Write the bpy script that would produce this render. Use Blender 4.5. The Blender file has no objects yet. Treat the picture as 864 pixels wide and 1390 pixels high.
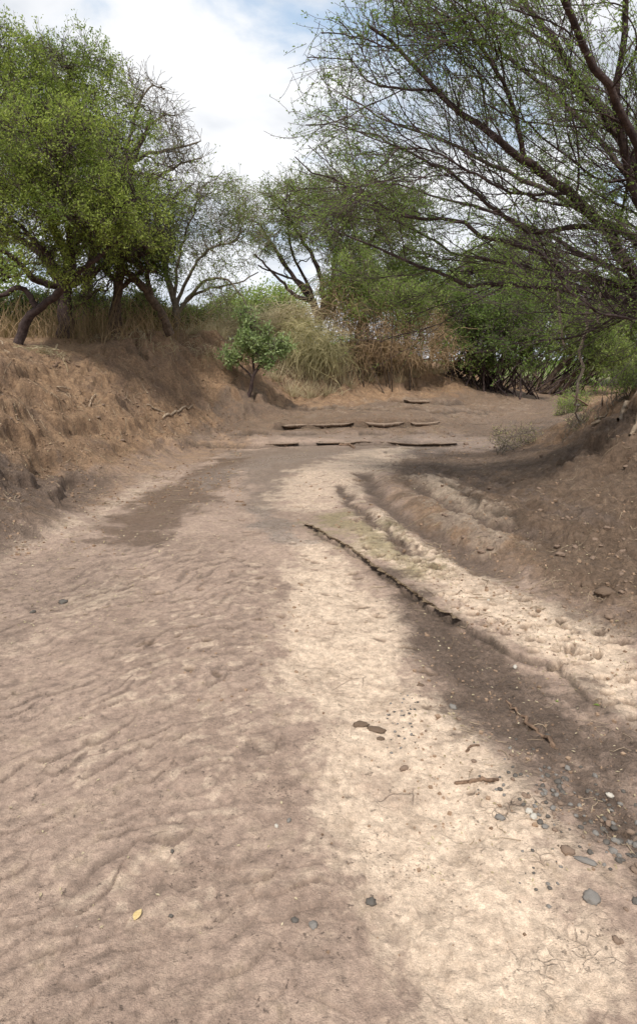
import bpy, math
import numpy as np
from mathutils import Vector, noise as mnoise
PI = math.pi
R = math.radians
scn = bpy.context.scene
COL = scn.collection

# ------------------------------------------------------------------ camera model of the reference
CAMH, PITCH, F, CX, CY = 1.6, R(10.46), 867.0, 432.0, 650.0
cP, sP = math.cos(PITCH), math.sin(PITCH)

def W(px, py, Y):
    """point at forward distance Y (m) seen at photo position px,py"""
    t = (CY - py) / F
    h = Y * (t * cP - sP) / (cP + t * sP)
    dep = Y * cP - h * sP
    return np.array([(px - CX) / F * dep, Y, CAMH + h])

def Wz(px, py, z=0.0):
    """point on the level z"""
    t = (CY - py) / F
    h = z - CAMH
    Y = h * (cP + t * sP) / (t * cP - sP)
    dep = Y * cP - h * sP
    return np.array([(px - CX) / F * dep, Y, z])

# ------------------------------------------------------------------ noise
def _hash(ix, iy, s):
    n = (ix.astype(np.int64) * 374761393 + iy.astype(np.int64) * 668265263 + s * 974634777) & 0xFFFFFFFF
    n = ((n ^ (n >> 13)) * 1274126177) & 0xFFFFFFFF
    n = (n ^ (n >> 16)) & 0xFFFFFFFF
    return n.astype(np.float64) / 4294967295.0

def vnoise(x, y, s=0):
    ix = np.floor(x); iy = np.floor(y)
    fx = x - ix; fy = y - iy
    ux = fx * fx * fx * (fx * (fx * 6 - 15) + 10); uy = fy * fy * fy * (fy * (fy * 6 - 15) + 10)
    def g(dx, dy):
        a = _hash(ix + dx, iy + dy, s) * 2 * PI
        return np.cos(a) * (fx - dx) + np.sin(a) * (fy - dy)
    a = g(0, 0) + ux * (g(1, 0) - g(0, 0)); b = g(0, 1) + ux * (g(1, 1) - g(0, 1))
    return (a + uy * (b - a)) * 1.4

def fbm(x, y, s=0, o=4, gain=.5):
    v = 0; a = 1; f = 1
    for k in range(o):
        v = v + a * vnoise(x * f + 17.3 * k, y * f - 9.1 * k, s + k); a *= gain; f *= 2.03
    return v

def ss(a, b, x):
    t = np.clip((x - a) / (b - a), 0, 1)
    return t * t * (3 - 2 * t)

# ------------------------------------------------------------------ terrain: base surface through surveyed points
ctl = []
def c(px, py, Y): ctl.append(W(px, py, Y))
def cz(x, y, z): ctl.append(np.array([x, y, z], float))
# stream bed
for x, y, z in [(-1.5,-6,0),(1.5,-6,.05),(-4,-6,1.0),(4.5,-6,.9),(-7,-6,1.9),(8,-6,1.6),(0,-2,0),(-1.6,-2,.0),(1.8,-2,.06),(-4,-2,.8),(-6.5,-2,1.9),(3.5,-2,.6),(6,-2,1.4),
                (0,0,0),(-1.5,1,0),(1.2,1,0),(0,1.6,0),(-2.5,1.5,.12),(2.2,1.5,.14),(-4,1.5,.8),(3.6,1.5,.6),(5.5,1.5,1.3),(-6,1.5,1.8),(-9,0,1.95),(9,0,1.6),
                (0,3,0),(-1.2,3,0),(-2.3,3.2,.02),(-3.2,3.2,.3),(-5.5,4,1.5),(-7,5,1.9),(0,5,0),(-1.5,5,0),(0,7,0),(-1.4,7,0),(-.6,9,0),(-1.6,9.2,0),(0,10.5,0),(-1,11,0),
                (1.5,3.4,0),(1.0,2.2,0)]: cz(x, y, z)
for a in [(0,760,5.0),(100,690,6.9),(200,640,9.1),(270,600,12.4),(450,600,12.5),(600,601,12.4),(350,590,12.9),
          # left bank
          (0,700,5.65),(0,640,6.6),(0,560,8.0),(0,510,9.0),(-5,471,10.3),(-60,455,11.2),(60,640,8.0),(100,600,8.9),(60,560,9.2),(60,500,10.6),(60,470,12.0),
          (150,600,10.0),(150,550,10.7),(150,500,11.9),(120,462,13.0),(200,590,11.5),(210,540,12.1),(220,500,12.9),(210,459,13.8),(300,565,13.4),(290,520,14.2),(300,490,14.7),(300,467,15.4),
          (380,560,14.9),(335,545,14.6),(380,525,16.3),(390,490,17.3),(400,468,18.2),(460,540,16.6),(480,515,18.0),(500,480,19.2),(520,462,20.5),
          (500,572,13.9),(560,550,16.0),(580,525,18.6),(600,505,20.3),(640,520,20.5),(620,560,15.0),(700,570,15.0),(720,545,18.5),(700,528,23.0),(760,534,24),(790,545,20),
          # right bank
          (600,640,8.7),(540,650,8.0),(600,700,5.8),(700,700,5.4),(864,800,3.85),(780,750,4.5),(864,700,5.0),(864,620,6.4),(864,560,7.6),(880,540,8.6),(760,640,7.4),(780,592,9.6),
          (700,610,10.9),(840,585,7.9),(900,545,10),(660,600,12.2),(700,850,3.6),(620,770,4.7)]: c(*a)
for x, y, z in [(5.2,7,1.25),(6.5,8,1.35),(5.0,10,1.1),(4.2,4.5,.85),(5.5,5,1.25),(6.5,11,1.2),(9,6,1.5),(9,14,1.0),(6.5,14,.7),(5.4,13,.5),(12,20,.9),(10,30,.75),(16,10,1.5),
                (-7,13,2.05),(-9,9,2.0),(-5,16,2.0),(-3,18,2.05),(0,20,2.0),(1,24,1.95),(4.5,24,1.5),(3.6,22.5,1.3),(-8,20,1.95),(0,30,1.7),(-15,15,1.9),(8,40,1.0),(-10,35,1.8),(-20,0,1.9),(20,0,1.6),(0,-14,1.2),(10,-12,1.7),(-10,-12,1.9),
                (0,50,1.5),(25,30,1.2),(-28,30,1.7),(25,50,1.4),(-25,50,1.6)]: cz(x, y, z)
ctl = np.array(ctl)
_K = lambda r2: np.sqrt(r2 + .25)
_d2 = ((ctl[:, None, :2] - ctl[None, :, :2]) ** 2).sum(-1)
_A = _K(_d2) - 1e-3 * 0 + np.eye(len(ctl)) * -.02
_w = np.linalg.solve(_A, ctl[:, 2] - 1.4)

def base(x, y, grad=False):
    sh = x.shape; x = x.ravel(); y = y.ravel(); gx = np.zeros_like(x); gy = np.zeros_like(x)
    r = np.hypot(x, y); far = ss(38, 60, r)
    k = np.minimum(1, 55 / np.maximum(r, 1e-6)); xx = x * k; yy = y * k
    out = np.zeros_like(x)
    for i in range(len(ctl)):
        dx = xx - ctl[i, 0]; dy = yy - ctl[i, 1]; q = np.sqrt(dx * dx + dy * dy + .25)
        out += _w[i] * q
        if grad: gx += _w[i] * dx / q; gy += _w[i] * dy / q
    out += 1.4
    out = out * (1 - far) + 1.5 * far
    out = np.clip(out, -.05, 3).reshape(sh)
    return (out, gx.reshape(sh), gy.reshape(sh)) if grad else out

def hit(px, py):
    """where the photo position px,py meets the base terrain"""
    lo = 1.2; hgt = None
    Ys = np.geomspace(1.2, 60, 330)
    P = np.array([W(px, py, Y) for Y in Ys])
    b = base(P[:, 0], P[:, 1])
    k = np.argmax(P[:, 2] <= b)
    if P[k, 2] > b[k]: k = len(Ys) - 1
    return np.array([P[k, 0], P[k, 1]])

def poly_sd(x, y, pts):
    """signed distance to open polyline (left of travel positive) and arc parameter"""
    pts = np.asarray(pts); seg = np.hypot(*(pts[1:] - pts[:-1]).T); tot = seg.sum(); acc = 0
    best = np.full(x.shape, 1e9); sg = np.ones(x.shape); tt = np.zeros(x.shape)
    for i in range(len(pts) - 1):
        ax, ay = pts[i]; bx, by = pts[i + 1]; dx, dy = bx - ax, by - ay; L2 = dx * dx + dy * dy
        t = np.clip(((x - ax) * dx + (y - ay) * dy) / L2, 0, 1)
        ex = x - ax - t * dx; ey = y - ay - t * dy; d = np.hypot(ex, ey)
        m = d < best
        best = np.where(m, d, best); sg = np.where(m, np.sign(dx * ey - dy * ex), sg); tt = np.where(m, (acc + t * seg[i]) / tot, tt)
        acc += seg[i]
    return best * sg, tt

def region(x, y, pts):
    """signed distance to closed polygon, inside positive"""
    pts = np.asarray(pts); n = len(pts)
    best = np.full(x.shape, 1e9); ins = np.zeros(x.shape, bool)
    for i in range(n):
        ax, ay = pts[i]; bx, by = pts[(i + 1) % n]; dx, dy = bx - ax, by - ay; L2 = dx * dx + dy * dy + 1e-9
        t = np.clip(((x - ax) * dx + (y - ay) * dy) / L2, 0, 1)
        best = np.minimum(best, np.hypot(x - ax - t * dx, y - ay - t * dy))
        cond = ((ay > y) != (by > y)) & (x < (bx - ax) * (y - ay) / (by - ay + 1e-12) + ax)
        ins ^= cond
    return np.where(ins, best, -best)

def G(lst): return [hit(*p) for p in lst]
# areas of the ground, as outlines on the terrain
A_cream1 = G([(395,728),(440,738),(485,775),(530,815),(560,850),(555,900),(590,945),(630,985),(690,1045),(750,1110),(800,1180),(850,1300),(880,1500),(560,1500),(500,1300),(455,1180),(420,1060),(405,960),(365,905),(390,820)])
A_cream2 = G([(470,705),(520,690),(560,725),(640,765),(700,808),(780,838),(880,880),(880,1010),(800,955),(700,892),(620,838),(540,785),(480,745)])
A_cream3 = G([(365,690),(380,650),(470,612),(560,606),(520,655),(455,700)])
A_cream4 = G([(560,650),(590,640),(700,720),(720,745),(660,760),(600,710)])
A_green = G([(415,705),(470,690),(560,735),(600,775),(560,790),(500,750),(430,722)])
A_dark = G([(520,775),(600,835),(690,893),(760,925),(830,980),(900,1010),(900,1230),(830,1150),(770,1085),(700,1025),(640,975),(600,940),(570,900),(565,860)])
A_right = G([(500,628),(560,612),(700,600),(900,560),(1100,560),(1100,900),(880,885),(780,835),(700,790),(640,750),(560,700)])
A_wet = G([(140,735),(160,690),(240,655),(300,625),(340,622),(290,680),(240,712),(230,742),(170,750)])
A_grey = G([(300,612),(480,603),(640,600),(560,622),(470,625),(400,650),(375,700),(425,735),(400,742),(350,715),(330,660)])
A_left = G([(-200,640),(0,625),(80,640),(170,650),(120,690),(60,725),(0,765),(-200,850)])
A_pale = G([(-100,790),(0,735),(90,700),(200,645),(215,660),(110,718),(0,775),(-100,840)])
A_sandpale = G([(0,890),(80,830),(170,790),(180,805),(100,850),(0,920)])
A_left2 = G([(0,775),(100,735),(190,760),(170,800),(60,850),(0,880)])
A_toe = G([(-250,560),(0,560),(200,540),(330,570),(350,600),(290,622),(215,645),(150,680),(70,712),(0,745),(-250,860)])
A_far = G([(330,530),(560,545),(760,530),(800,560),(700,610),(560,602),(300,604),(230,596)])
A_film = G([(345,690),(378,700),(395,722),(432,738),(412,748),(372,738),(340,712)])
A_film2 = G([(255,655),(300,632),(420,614),(520,610),(430,622),(330,642),(280,668)])
A_crack = G([(610,1080),(720,1085),(790,1130),(850,1220),(900,1400),(740,1400),(680,1240),(620,1150)])
A_farpale = G([(380,560),(470,545),(640,548),(720,545),(720,562),(640,572),(560,562),(420,575)])
A_ripple = G([(-300,800),(0,770),(200,740),(340,740),(395,800),(370,900),(410,1000),(440,1120),(480,1220),(520,1500),(-600,1500)])
A_track = G([(620,700),(700,745),(760,800),(864,850),(864,880),(760,835),(660,770),(600,715)])
L_mid = G([(410,716),(450,735),(490,762),(530,792),(580,828),(640,858),(690,890),(740,908),(790,945),(850,995)])
L_farA = G([(365,586),(400,582),(480,581),(520,582),(560,580),(610,577)])
L_farB = G([(240,598),(300,607),(380,606),(470,604),(560,605),(640,603)])
L_farD = G([(300,596),(360,592),(430,594),(500,591),(590,590),(660,592)])
L_farE = G([(380,560),(450,557),(520,560),(600,562),(680,560)])
L_farC = G([(520,545),(560,548),(600,551),(635,549)])
F_1 = G([(485,636),(512,675),(560,712),(620,750),(690,785),(760,800)])
F_2 = G([(555,652),(600,683),(650,705),(710,722),(800,742)])
F_4 = G([(455,655),(490,700),(545,745),(600,772)])
F_5 = G([(570,632),(640,655),(720,690),(820,715),(900,730)])
F_3 = G([(640,640),(720,670),(800,700),(900,720)])
L_tr1 = G([(520,650),(590,690),(640,730),(700,760)])
L_tr2 = G([(600,655),(660,690),(720,715)])
L_tr3 = G([(480,660),(540,720),(620,765),(680,790)])

rng = np.random.default_rng(11)
# trampled prints: x, y, length, width, angle, depth
DENT = []
def scatter_poly(rng, poly, n):
    poly = np.asarray(poly); lo = poly.min(0); hi = poly.max(0); out = []
    while len(out) < n:
        p = lo + rng.random((400, 2)) * (hi - lo)
        m = region(p[:, 0], p[:, 1], poly) > .03
        out += list(p[m])
    return np.array(out[:n])
for p in scatter_poly(rng, [q for q in A_cream2 if q[0] < 3.2], 150):
    DENT.append((p[0], p[1], rng.uniform(.03, .065), rng.uniform(.02, .035), rng.normal(.2, .5), rng.uniform(.015, .035)))
for p in scatter_poly(rng, A_cream3, 26):
    DENT.append((p[0], p[1], rng.uniform(.05, .1), rng.uniform(.03, .05), rng.normal(0, .6), rng.uniform(.01, .025)))
for p in scatter_poly(rng, [(-1.0,3),(1.0,3),(1.3,6.5),(-1.6,6.5)], 46):
    DENT.append((p[0], p[1], rng.uniform(.03, .07), rng.uniform(.02, .035), rng.normal(0, .6), rng.uniform(.006, .014)))
for p in scatter_poly(rng, [(.4,1.9),(1.2,1.9),(1.1,3),(.4,3.2)], 12):
    DENT.append((p[0], p[1], rng.uniform(.02, .04), rng.uniform(.012, .02), rng.normal(0, .6), rng.uniform(.004, .008)))
for px, py, s in [(845,715,.3),(800,620,.3),(720,655,.2),(480,650,.22),(500,636,.14),(815,800,.11),(640,700,.16)]:
    q = hit(px, py); DENT.append((q[0], q[1], s, s * .6, .3, s * .2))

STEP = {}
def height(x, y, masks=None):
    z0, gx, gy = base(x, y, True)
    slope = np.hypot(gx, gy)
    steep = ss(.22, .6, slope); bank = ss(.1, .35, z0)
    r = np.hypot(x, y); nearf = 1 - ss(25, 40, r)
    # eroded banks: gullies that run down the slope, lumps and broken shelves
    wx = x + .35 * fbm(x * .9, y * .9, 5, 3); wy = y + .35 * fbm(x * .9 + 40, y * .9, 6, 3)
    lowf = ss(.05, 1.0, z0); z = z0 + steep * nearf * (.30 + .70 * lowf) * (.24 * fbm(wx * .75, wy * .75, 21, 3, .45) + .075 * fbm(wx * 2.6, wy * 2.6, 33, 3, .55) + .036 * fbm(x * 8, y * 8, 34, 5, .7))
    hol = ss(.28, .62, fbm(wx * 1.3 + 7, wy * 1.3, 35, 2))
    z -= steep * nearf * .26 * hol * lowf
    zl = z * 3.1 + .9 * fbm(x * .7, y * .7, 44, 3); zf = zl - np.floor(zl)
    z += (ss(.0, .22, zf) - zf) * .16 * steep * nearf * ss(-.3, .2, fbm(x * .6 + 3, y * .6, 45, 2))
    z += bank * nearf * (.05 * fbm(x * 1.6, y * 1.6, 50, 4) + .022 * fbm(x * 8, y * 8, 55, 4, .65))
    # gentle unevenness of the bed
    z += .018 * fbm(x * .9, y * .9, 60, 3) * nearf
    soil = region(x, y, A_right); sR = ss(-.15, .3, soil)
    z += sR * nearf * (.035 * fbm(x * 2.4, y * 2.4, 61, 4, .55) + .018 * fbm(x * 11, y * 11, 62, 4, .65))
    dk = region(x, y, A_dark); sD = ss(-.06, .1, dk + .05 * fbm(x * 7, y * 7, 63, 3))
    z += sD * (.013 * fbm(x * 14, y * 14, 64, 4, .7) - .012)
    lf = ss(-.1, .2, region(x, y, A_left))
    z += lf * .02 * fbm(x * 6, y * 6, 66, 4, .6)
    # ripple marks on the wet sand
    rp = ss(-.12, .12, region(x, y, A_ripple) + .12 * fbm(x * 3, y * 3, 70, 3))
    rp = np.maximum(rp, .35 * ss(-.2, .3, 5.5 - y) * ss(-.1, .2, x + 2.4) * (1 - ss(.2, .8, x)))
    w1 = fbm(x * 1.7, y * 1.7, 71, 3, .5); w2 = vnoise(x * 5.0, y * 5.0, 72); w3 = vnoise(x * 17, y * 17, 61); wx7 = fbm(x * 7, y * 7, 68, 2)
    def ripples(lam, wmul, sd):
        xw = x + .030 * wx7; p0 = (y - x * (.12 + .22 * ss(0, -1.5, x) - .30 * ss(-.2, .6, x)) + .075 * w1 + .014 * w2 + .004 * w3) / lam + sd * .37
        row = np.floor(p0); fr = np.full(x.shape, 1.7); am = np.zeros(x.shape)
        for k in (-1, 0, 1):
            rk = row + k; hs = _hash(rk, rk * 0, 5 + sd); wd = (.10 + .08 * _hash(rk, rk * 0, 6 + sd)) * wmul
            sc = xw / wd + hs * 7; ic = np.floor(sc); q = np.abs(sc - ic - .5) * 2
            d = p0 - (rk + .62 * q * q * (.4 + .8 * _hash(ic, rk, 7 + sd)))
            mm = (d >= 0) & (d < fr); fr = np.where(mm, d, fr); am = np.where(mm, (.25 + .75 * _hash(ic, rk, 8 + sd)) * (1 - .35 * q), am)
        return fr, am
    fa, aa = ripples(.070 + .011 * y, 1.5, 0); fb, ab = ripples(.045 + .009 * y, 1.1, 20)
    sel = ss(-.15, .15, fbm(x * .9 + 30, y * .9, 75, 2) - .25 * ss(0, -1.2, x))
    def pr(fr): return ss(0, .16, fr) * (1 - np.clip(fr / 1.5, 0, 1)) ** .8
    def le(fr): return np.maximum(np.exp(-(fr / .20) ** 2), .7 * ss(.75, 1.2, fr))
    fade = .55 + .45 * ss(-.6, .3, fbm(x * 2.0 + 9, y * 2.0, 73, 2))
    prof = pr(fa) * sel + pr(fb) * (1 - sel); lee_shade = le(fa) * sel * aa + le(fb) * (1 - sel) * ab
    z += rp * fade * (.0235 * aa * pr(fa) * sel + .0155 * ab * pr(fb) * (1 - sel))
    z += rp * (.0024 * fbm(x * 13, y * 15, 76, 4, .6) + .003 * np.clip(fbm(x * 4, y * 4, 69, 3), -.5, .5))
    z += (1 - steep) * (1 - ss(14, 20, r)) * .0022 * fbm(x * 30, y * 30, 77, 2)
    # flat mud plates of the right part of the bed
    cr = ss(-.05, .12, region(x, y, A_cream1) + .06 * fbm(x * 6, y * 6, 78, 3))
    st = fbm(x * 1.7 + 5, y * 1.1, 79, 5, .62); q = st * 3.2; qf = q - np.floor(q)
    z += cr * .005 * (np.floor(q) + ss(.86, 1.0, qf)) + cr * .004 * fbm(x * 9, y * 6, 91, 4, .6)
    # broken edges (steps)
    ledge_shade = np.zeros_like(z)
    for pts, H, L, sgn, wob in ((L_mid, .026, .5, 1, .045), (L_farA, .13, 1.8, 1, .035), (L_farB, .07, .8, 1, .03), (L_farC, .11, 1.4, 1, .035), (L_farD, .06, .7, 1, .12), (L_farE, .05, 1.0, 1, .14),
                                (L_tr2, .04, .5, 1, .10)):
        pa = np.array(pts); m = (x > pa[:, 0].min() - 2.5) & (x < pa[:, 0].max() + 2.5) & (y > pa[:, 1].min() - 2.5) & (y < pa[:, 1].max() + 2.5)
        if not m.any(): continue
        xm, ym = x[m], y[m]
        d, t = poly_sd(xm, ym, pts); d = d * sgn + wob * fbm(xm * 3.5, ym * 3.5, 81, 4 if pts is L_mid else 2, .6) + wob * .5 * fbm(xm * .9, ym * .9, 82, 2)
        end = ss(0, .06, t) * ss(0, .10, 1 - t)
        gap = ss(-.45, -.2, fbm(xm * 1.1, ym * 1.1, 83, 2)) if any(pts is q_ for q_ in (L_farD, L_farE, L_tr2)) else 1
        wdt = .012 if pts is L_mid else .03 if pts is L_tr2 else .06
        add = H * ss(0, wdt, d) * np.exp(-np.maximum(d, 0) / L) * end * gap
        add -= .35 * H * np.exp(-np.maximum(-d, 0) / (L * .12)) * (d < 0) * end * gap
        z[m] += add
        wl = .016 if pts is L_mid else .055
        ledge_shade[m] = np.maximum(ledge_shade[m], np.exp(-((d + wl * .4) / wl) ** 2) * end * gap * (1.0 if wdt < .02 else .9))  # dark line below each step edge: undercut shade painted into the colour
    fur = np.zeros_like(z)
    for pts, w_, dp in ((F_1, .13, .06), (F_2, .09, .06), (F_3, .11, .05), (F_4, .06, .03), (F_5, .08, .05)):
        pa = np.array(pts); m = (x > pa[:, 0].min() - 1) & (x < pa[:, 0].max() + 1) & (y > pa[:, 1].min() - 1) & (y < pa[:, 1].max() + 1)
        if not m.any(): continue
        d, t = poly_sd(x[m], y[m], pts); d = d + .07 * fbm(x[m] * 2.5, y[m] * 2.5, 84, 4, .6)
        g = np.exp(-(d / w_) ** 2) * ss(0, .1, t) * ss(0, .15, 1 - t)
        z[m] -= dp * g - dp * .5 * np.exp(-((d - 2.1 * w_) / w_) ** 2) * ss(0, .1, t); fur[m] = np.maximum(fur[m], g)
    # prints
    dn = np.zeros_like(z)
    for (cx, cy, a, b, an, dp) in DENT:
        m = (np.abs(x - cx) < a * 2.2) & (np.abs(y - cy) < a * 2.2)
        if not m.any(): continue
        u = x[m] - cx; v = y[m] - cy
        uu = (u * math.cos(an) + v * math.sin(an)) / a; vv = (-u * math.sin(an) + v * math.cos(an)) / b
        q = np.sqrt(uu * uu + vv * vv) + .25 * fbm(u * 22 + cx * 9, v * 22, 90, 2)
        z[m] += -dp * (1 - ss(.5, 1.1, q)) + dp * .35 * np.exp(-((q - 1.3) / .25) ** 2)
        if a < .12: dn[m] = np.maximum(dn[m], 1 - ss(.5, 1.15, q))
    if masks is not None:
        n1 = .22 * fbm(x * 2.2, y * 2.2, 100, 5, .6); n2 = .05 * fbm(x * 9, y * 9, 101, 4, .6)
        def reg(A, s, e0=-.05, e1=.1): return ss(e0 * 2.2 - .06 * np.minimum(r, 8) * .3, e1 * 2.2, region(x, y, A) + s * n1 * 1.2 + n2 * 1.4)
        crest = rp * ss(.15, .6, prof) * ss(-.05, .45, fbm(x * 1.6, y * 1.1, 92, 3) + .5 * np.exp(-((x + .55 - .05 * y) / .45) ** 2)) * ss(-.2, .5, fbm(x * 9, y * 9, 93, 3))  # cream sand grains on ripple crests, painted in as pale highlights
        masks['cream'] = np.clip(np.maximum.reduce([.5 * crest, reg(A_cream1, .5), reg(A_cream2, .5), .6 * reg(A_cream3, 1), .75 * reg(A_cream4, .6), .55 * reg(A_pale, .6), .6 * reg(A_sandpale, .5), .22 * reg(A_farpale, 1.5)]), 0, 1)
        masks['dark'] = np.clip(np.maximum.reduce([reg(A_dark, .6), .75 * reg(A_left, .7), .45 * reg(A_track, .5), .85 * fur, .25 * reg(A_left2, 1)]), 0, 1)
        masks['green'] = reg(A_green, 1, -.1, .2)
        masks['crack'] = reg(A_crack, 1, -.1, .3)
        masks['soil'] = reg(A_right, 1, -.12, .25)
        masks['bank'] = np.clip(np.maximum(ss(.03, .20, z0 + .20 * n1), .5 * reg(A_toe, 1.2)), 0, 1) * (1 - .0 * steep)
        masks['cav_shade'] = np.clip(steep * (hol * .9 + .8 * ss(.0, -.5, fbm(wx * 2.6, wy * 2.6, 33, 3, .55)) + .5 * ss(.1, -.4, fbm(x * 8, y * 8, 34, 4, .65))) + sR * .6 * ss(.0, -.5, fbm(x * 11, y * 11, 62, 4, .65)), 0, 1)  # hollows of banks and right slope, darkened as painted shade
        masks['wet'] = reg(A_wet, 1, -.08, .15)
        masks['grey'] = np.maximum(.95 * reg(A_grey, 1, -.1, .15), .62 * reg(A_far, 1.5))
        masks['film'] = np.maximum(reg(A_film, .6), .7 * reg(A_film2, .7))
        masks['ledge'] = ledge_shade
        masks['dent'] = dn
        masks['ripple'] = rp * fade * np.clip(lee_shade * 1.5, 0, 1.1)  # steep ripple faces and troughs, their shade painted as dark lines
        masks['far'] = ss(24, 34, r)
    return z

def H(x, y): return float(height(np.array([float(x)]), np.array([float(y)]))[0])
def onground(px, py):
    q = hit(px, py); return np.array([q[0], q[1], H(q[0], q[1])])

# ------------------------------------------------------------------ scene helpers
def tag(o, label=None, cat=None, group=None, kind=None):
    if label: o['label'] = label
    if cat: o['category'] = cat
    if group: o['group'] = group
    if kind: o['kind'] = kind
    return o

def empty(name, loc=(0, 0, 0), **kw):
    o = bpy.data.objects.new(name, None); o.location = [float(v) for v in loc]; o.empty_display_size = .2
    COL.objects.link(o); tag(o, **kw); return o

class MB:
    def __init__(s): s.v = []; s.q = []; s.t = []; s.n = 0
    def add(s, v, q, tint=None):
        v = np.asarray(v, float).reshape(-1, 3); q = np.asarray(q, np.int64).reshape(-1, 4)
        s.v.append(v); s.q.append(q + s.n); s.n += len(v)
        s.t.append(np.zeros(len(v)) if tint is None else np.broadcast_to(tint, (len(v),)) if np.ndim(tint) == 0 else np.asarray(tint).ravel())
    def tubes(s, pts, rad, S=3, tint=None, cap=False):
        pts = np.asarray(pts, float); rad = np.asarray(rad, float)
        if pts.ndim == 2: pts = pts[None]; rad = rad[None]
        N, K, _ = pts.shape
        if N == 0: return
        T = np.gradient(pts, axis=1); T /= np.linalg.norm(T, axis=2, keepdims=True) + 1e-9
        ref = np.where(np.abs(T[:, :1, 2:3]).repeat(3, 2) > .8, np.array([1., 0, 0]), np.array([0, 0, 1.])); ref = np.broadcast_to(ref, T.shape)
        A = np.cross(T, ref); A /= np.linalg.norm(A, axis=2, keepdims=True) + 1e-9
        B = np.cross(T, A)
        an = np.arange(S) * 2 * PI / S
        V = pts[:, :, None] + rad[:, :, None, None] * (A[:, :, None] * np.cos(an)[None, None, :, None] + B[:, :, None] * np.sin(an)[None, None, :, None])
        idx = np.arange(N * K * S).reshape(N, K, S)
        a = idx[:, :-1, :]; b = np.roll(idx, -1, 2)[:, :-1, :]; cc = np.roll(idx, -1, 2)[:, 1:, :]; d = idx[:, 1:, :]
        Q = np.stack([a, d, cc, b], -1).reshape(-1, 4)
        tt = None if tint is None else np.repeat(np.asarray(tint), K * S)
        s.add(V, Q, tt)
    def ribbons(s, pts, wid, rng, tint=None):
        N, K, _ = pts.shape
        T = np.gradient(pts, axis=1); T /= np.linalg.norm(T, axis=2, keepdims=True) + 1e-9
        rv = rng.normal(size=(N, 1, 3)); rv[..., 2] *= .3
        A = np.cross(T, rv); A /= np.linalg.norm(A, axis=2, keepdims=True) + 1e-9
        V = np.stack([pts - A * wid[..., None] / 2, pts + A * wid[..., None] / 2], 2)
        idx = np.arange(N * K * 2).reshape(N, K, 2)
        Q = np.stack([idx[:, :-1, 0], idx[:, :-1, 1], idx[:, 1:, 1], idx[:, 1:, 0]], -1).reshape(-1, 4)
        s.add(V, Q, None if tint is None else np.repeat(np.asarray(tint), K * 2))
    def leaves(s, cen, dr, size, rng, wr=.45, tint=None, up=.4):
        N = len(cen)
        if N == 0: return
        dr = dr / (np.linalg.norm(dr, axis=1, keepdims=True) + 1e-9)
        nv = rng.normal(size=(N, 3)); nv[:, 2] += up * 2
        sd = np.cross(dr, nv); sd /= np.linalg.norm(sd, axis=1, keepdims=True) + 1e-9
        nn = np.cross(sd, dr)
        size = np.broadcast_to(size, (N,))[:, None]
        w = size * wr / 2
        V = np.stack([cen, cen + dr * size * .5 + sd * w + nn * size * .06, cen + dr * size, cen + dr * size * .5 - sd * w + nn * size * .06], 1)
        s.add(V, np.arange(N * 4).reshape(N, 4), np.repeat(rng.random(N) if tint is None else tint, 4))
    def build(s, name, mat, parent=None, smooth=False, origin=None, tris=False):
        v = np.concatenate(s.v); q = np.concatenate(s.q); t = np.concatenate(s.t)
        o = mesh_obj(name, v, q, mat, parent, smooth, origin)
        at = o.data.attributes.new('tint', 'FLOAT', 'POINT'); at.data.foreach_set('value', t.astype(np.float32))
        return o

def mesh_obj(name, v, q, mat, parent=None, smooth=False, origin=None):
    v = np.asarray(v, float)
    if origin is None and parent is not None: origin = np.array(parent.location)
    if origin is None: origin = np.zeros(3)
    me = bpy.data.meshes.new(name); v = v - np.asarray(origin)
    me.vertices.add(len(v)); me.vertices.foreach_set('co', v.astype(np.float32).ravel())
    me.loops.add(q.size); me.loops.foreach_set('vertex_index', q.astype(np.int32).ravel())
    me.polygons.add(len(q)); me.polygons.foreach_set('loop_start', np.arange(0, q.size, q.shape[1], dtype=np.int32))
    me.polygons.foreach_set('use_smooth', np.full(len(q), smooth))
    me.update(calc_edges=True)
    me.materials.append(mat)
    o = bpy.data.objects.new(name, me); COL.objects.link(o)
    if parent is not None: o.parent = parent
    else: o.location = [float(a) for a in origin]
    return o

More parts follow.
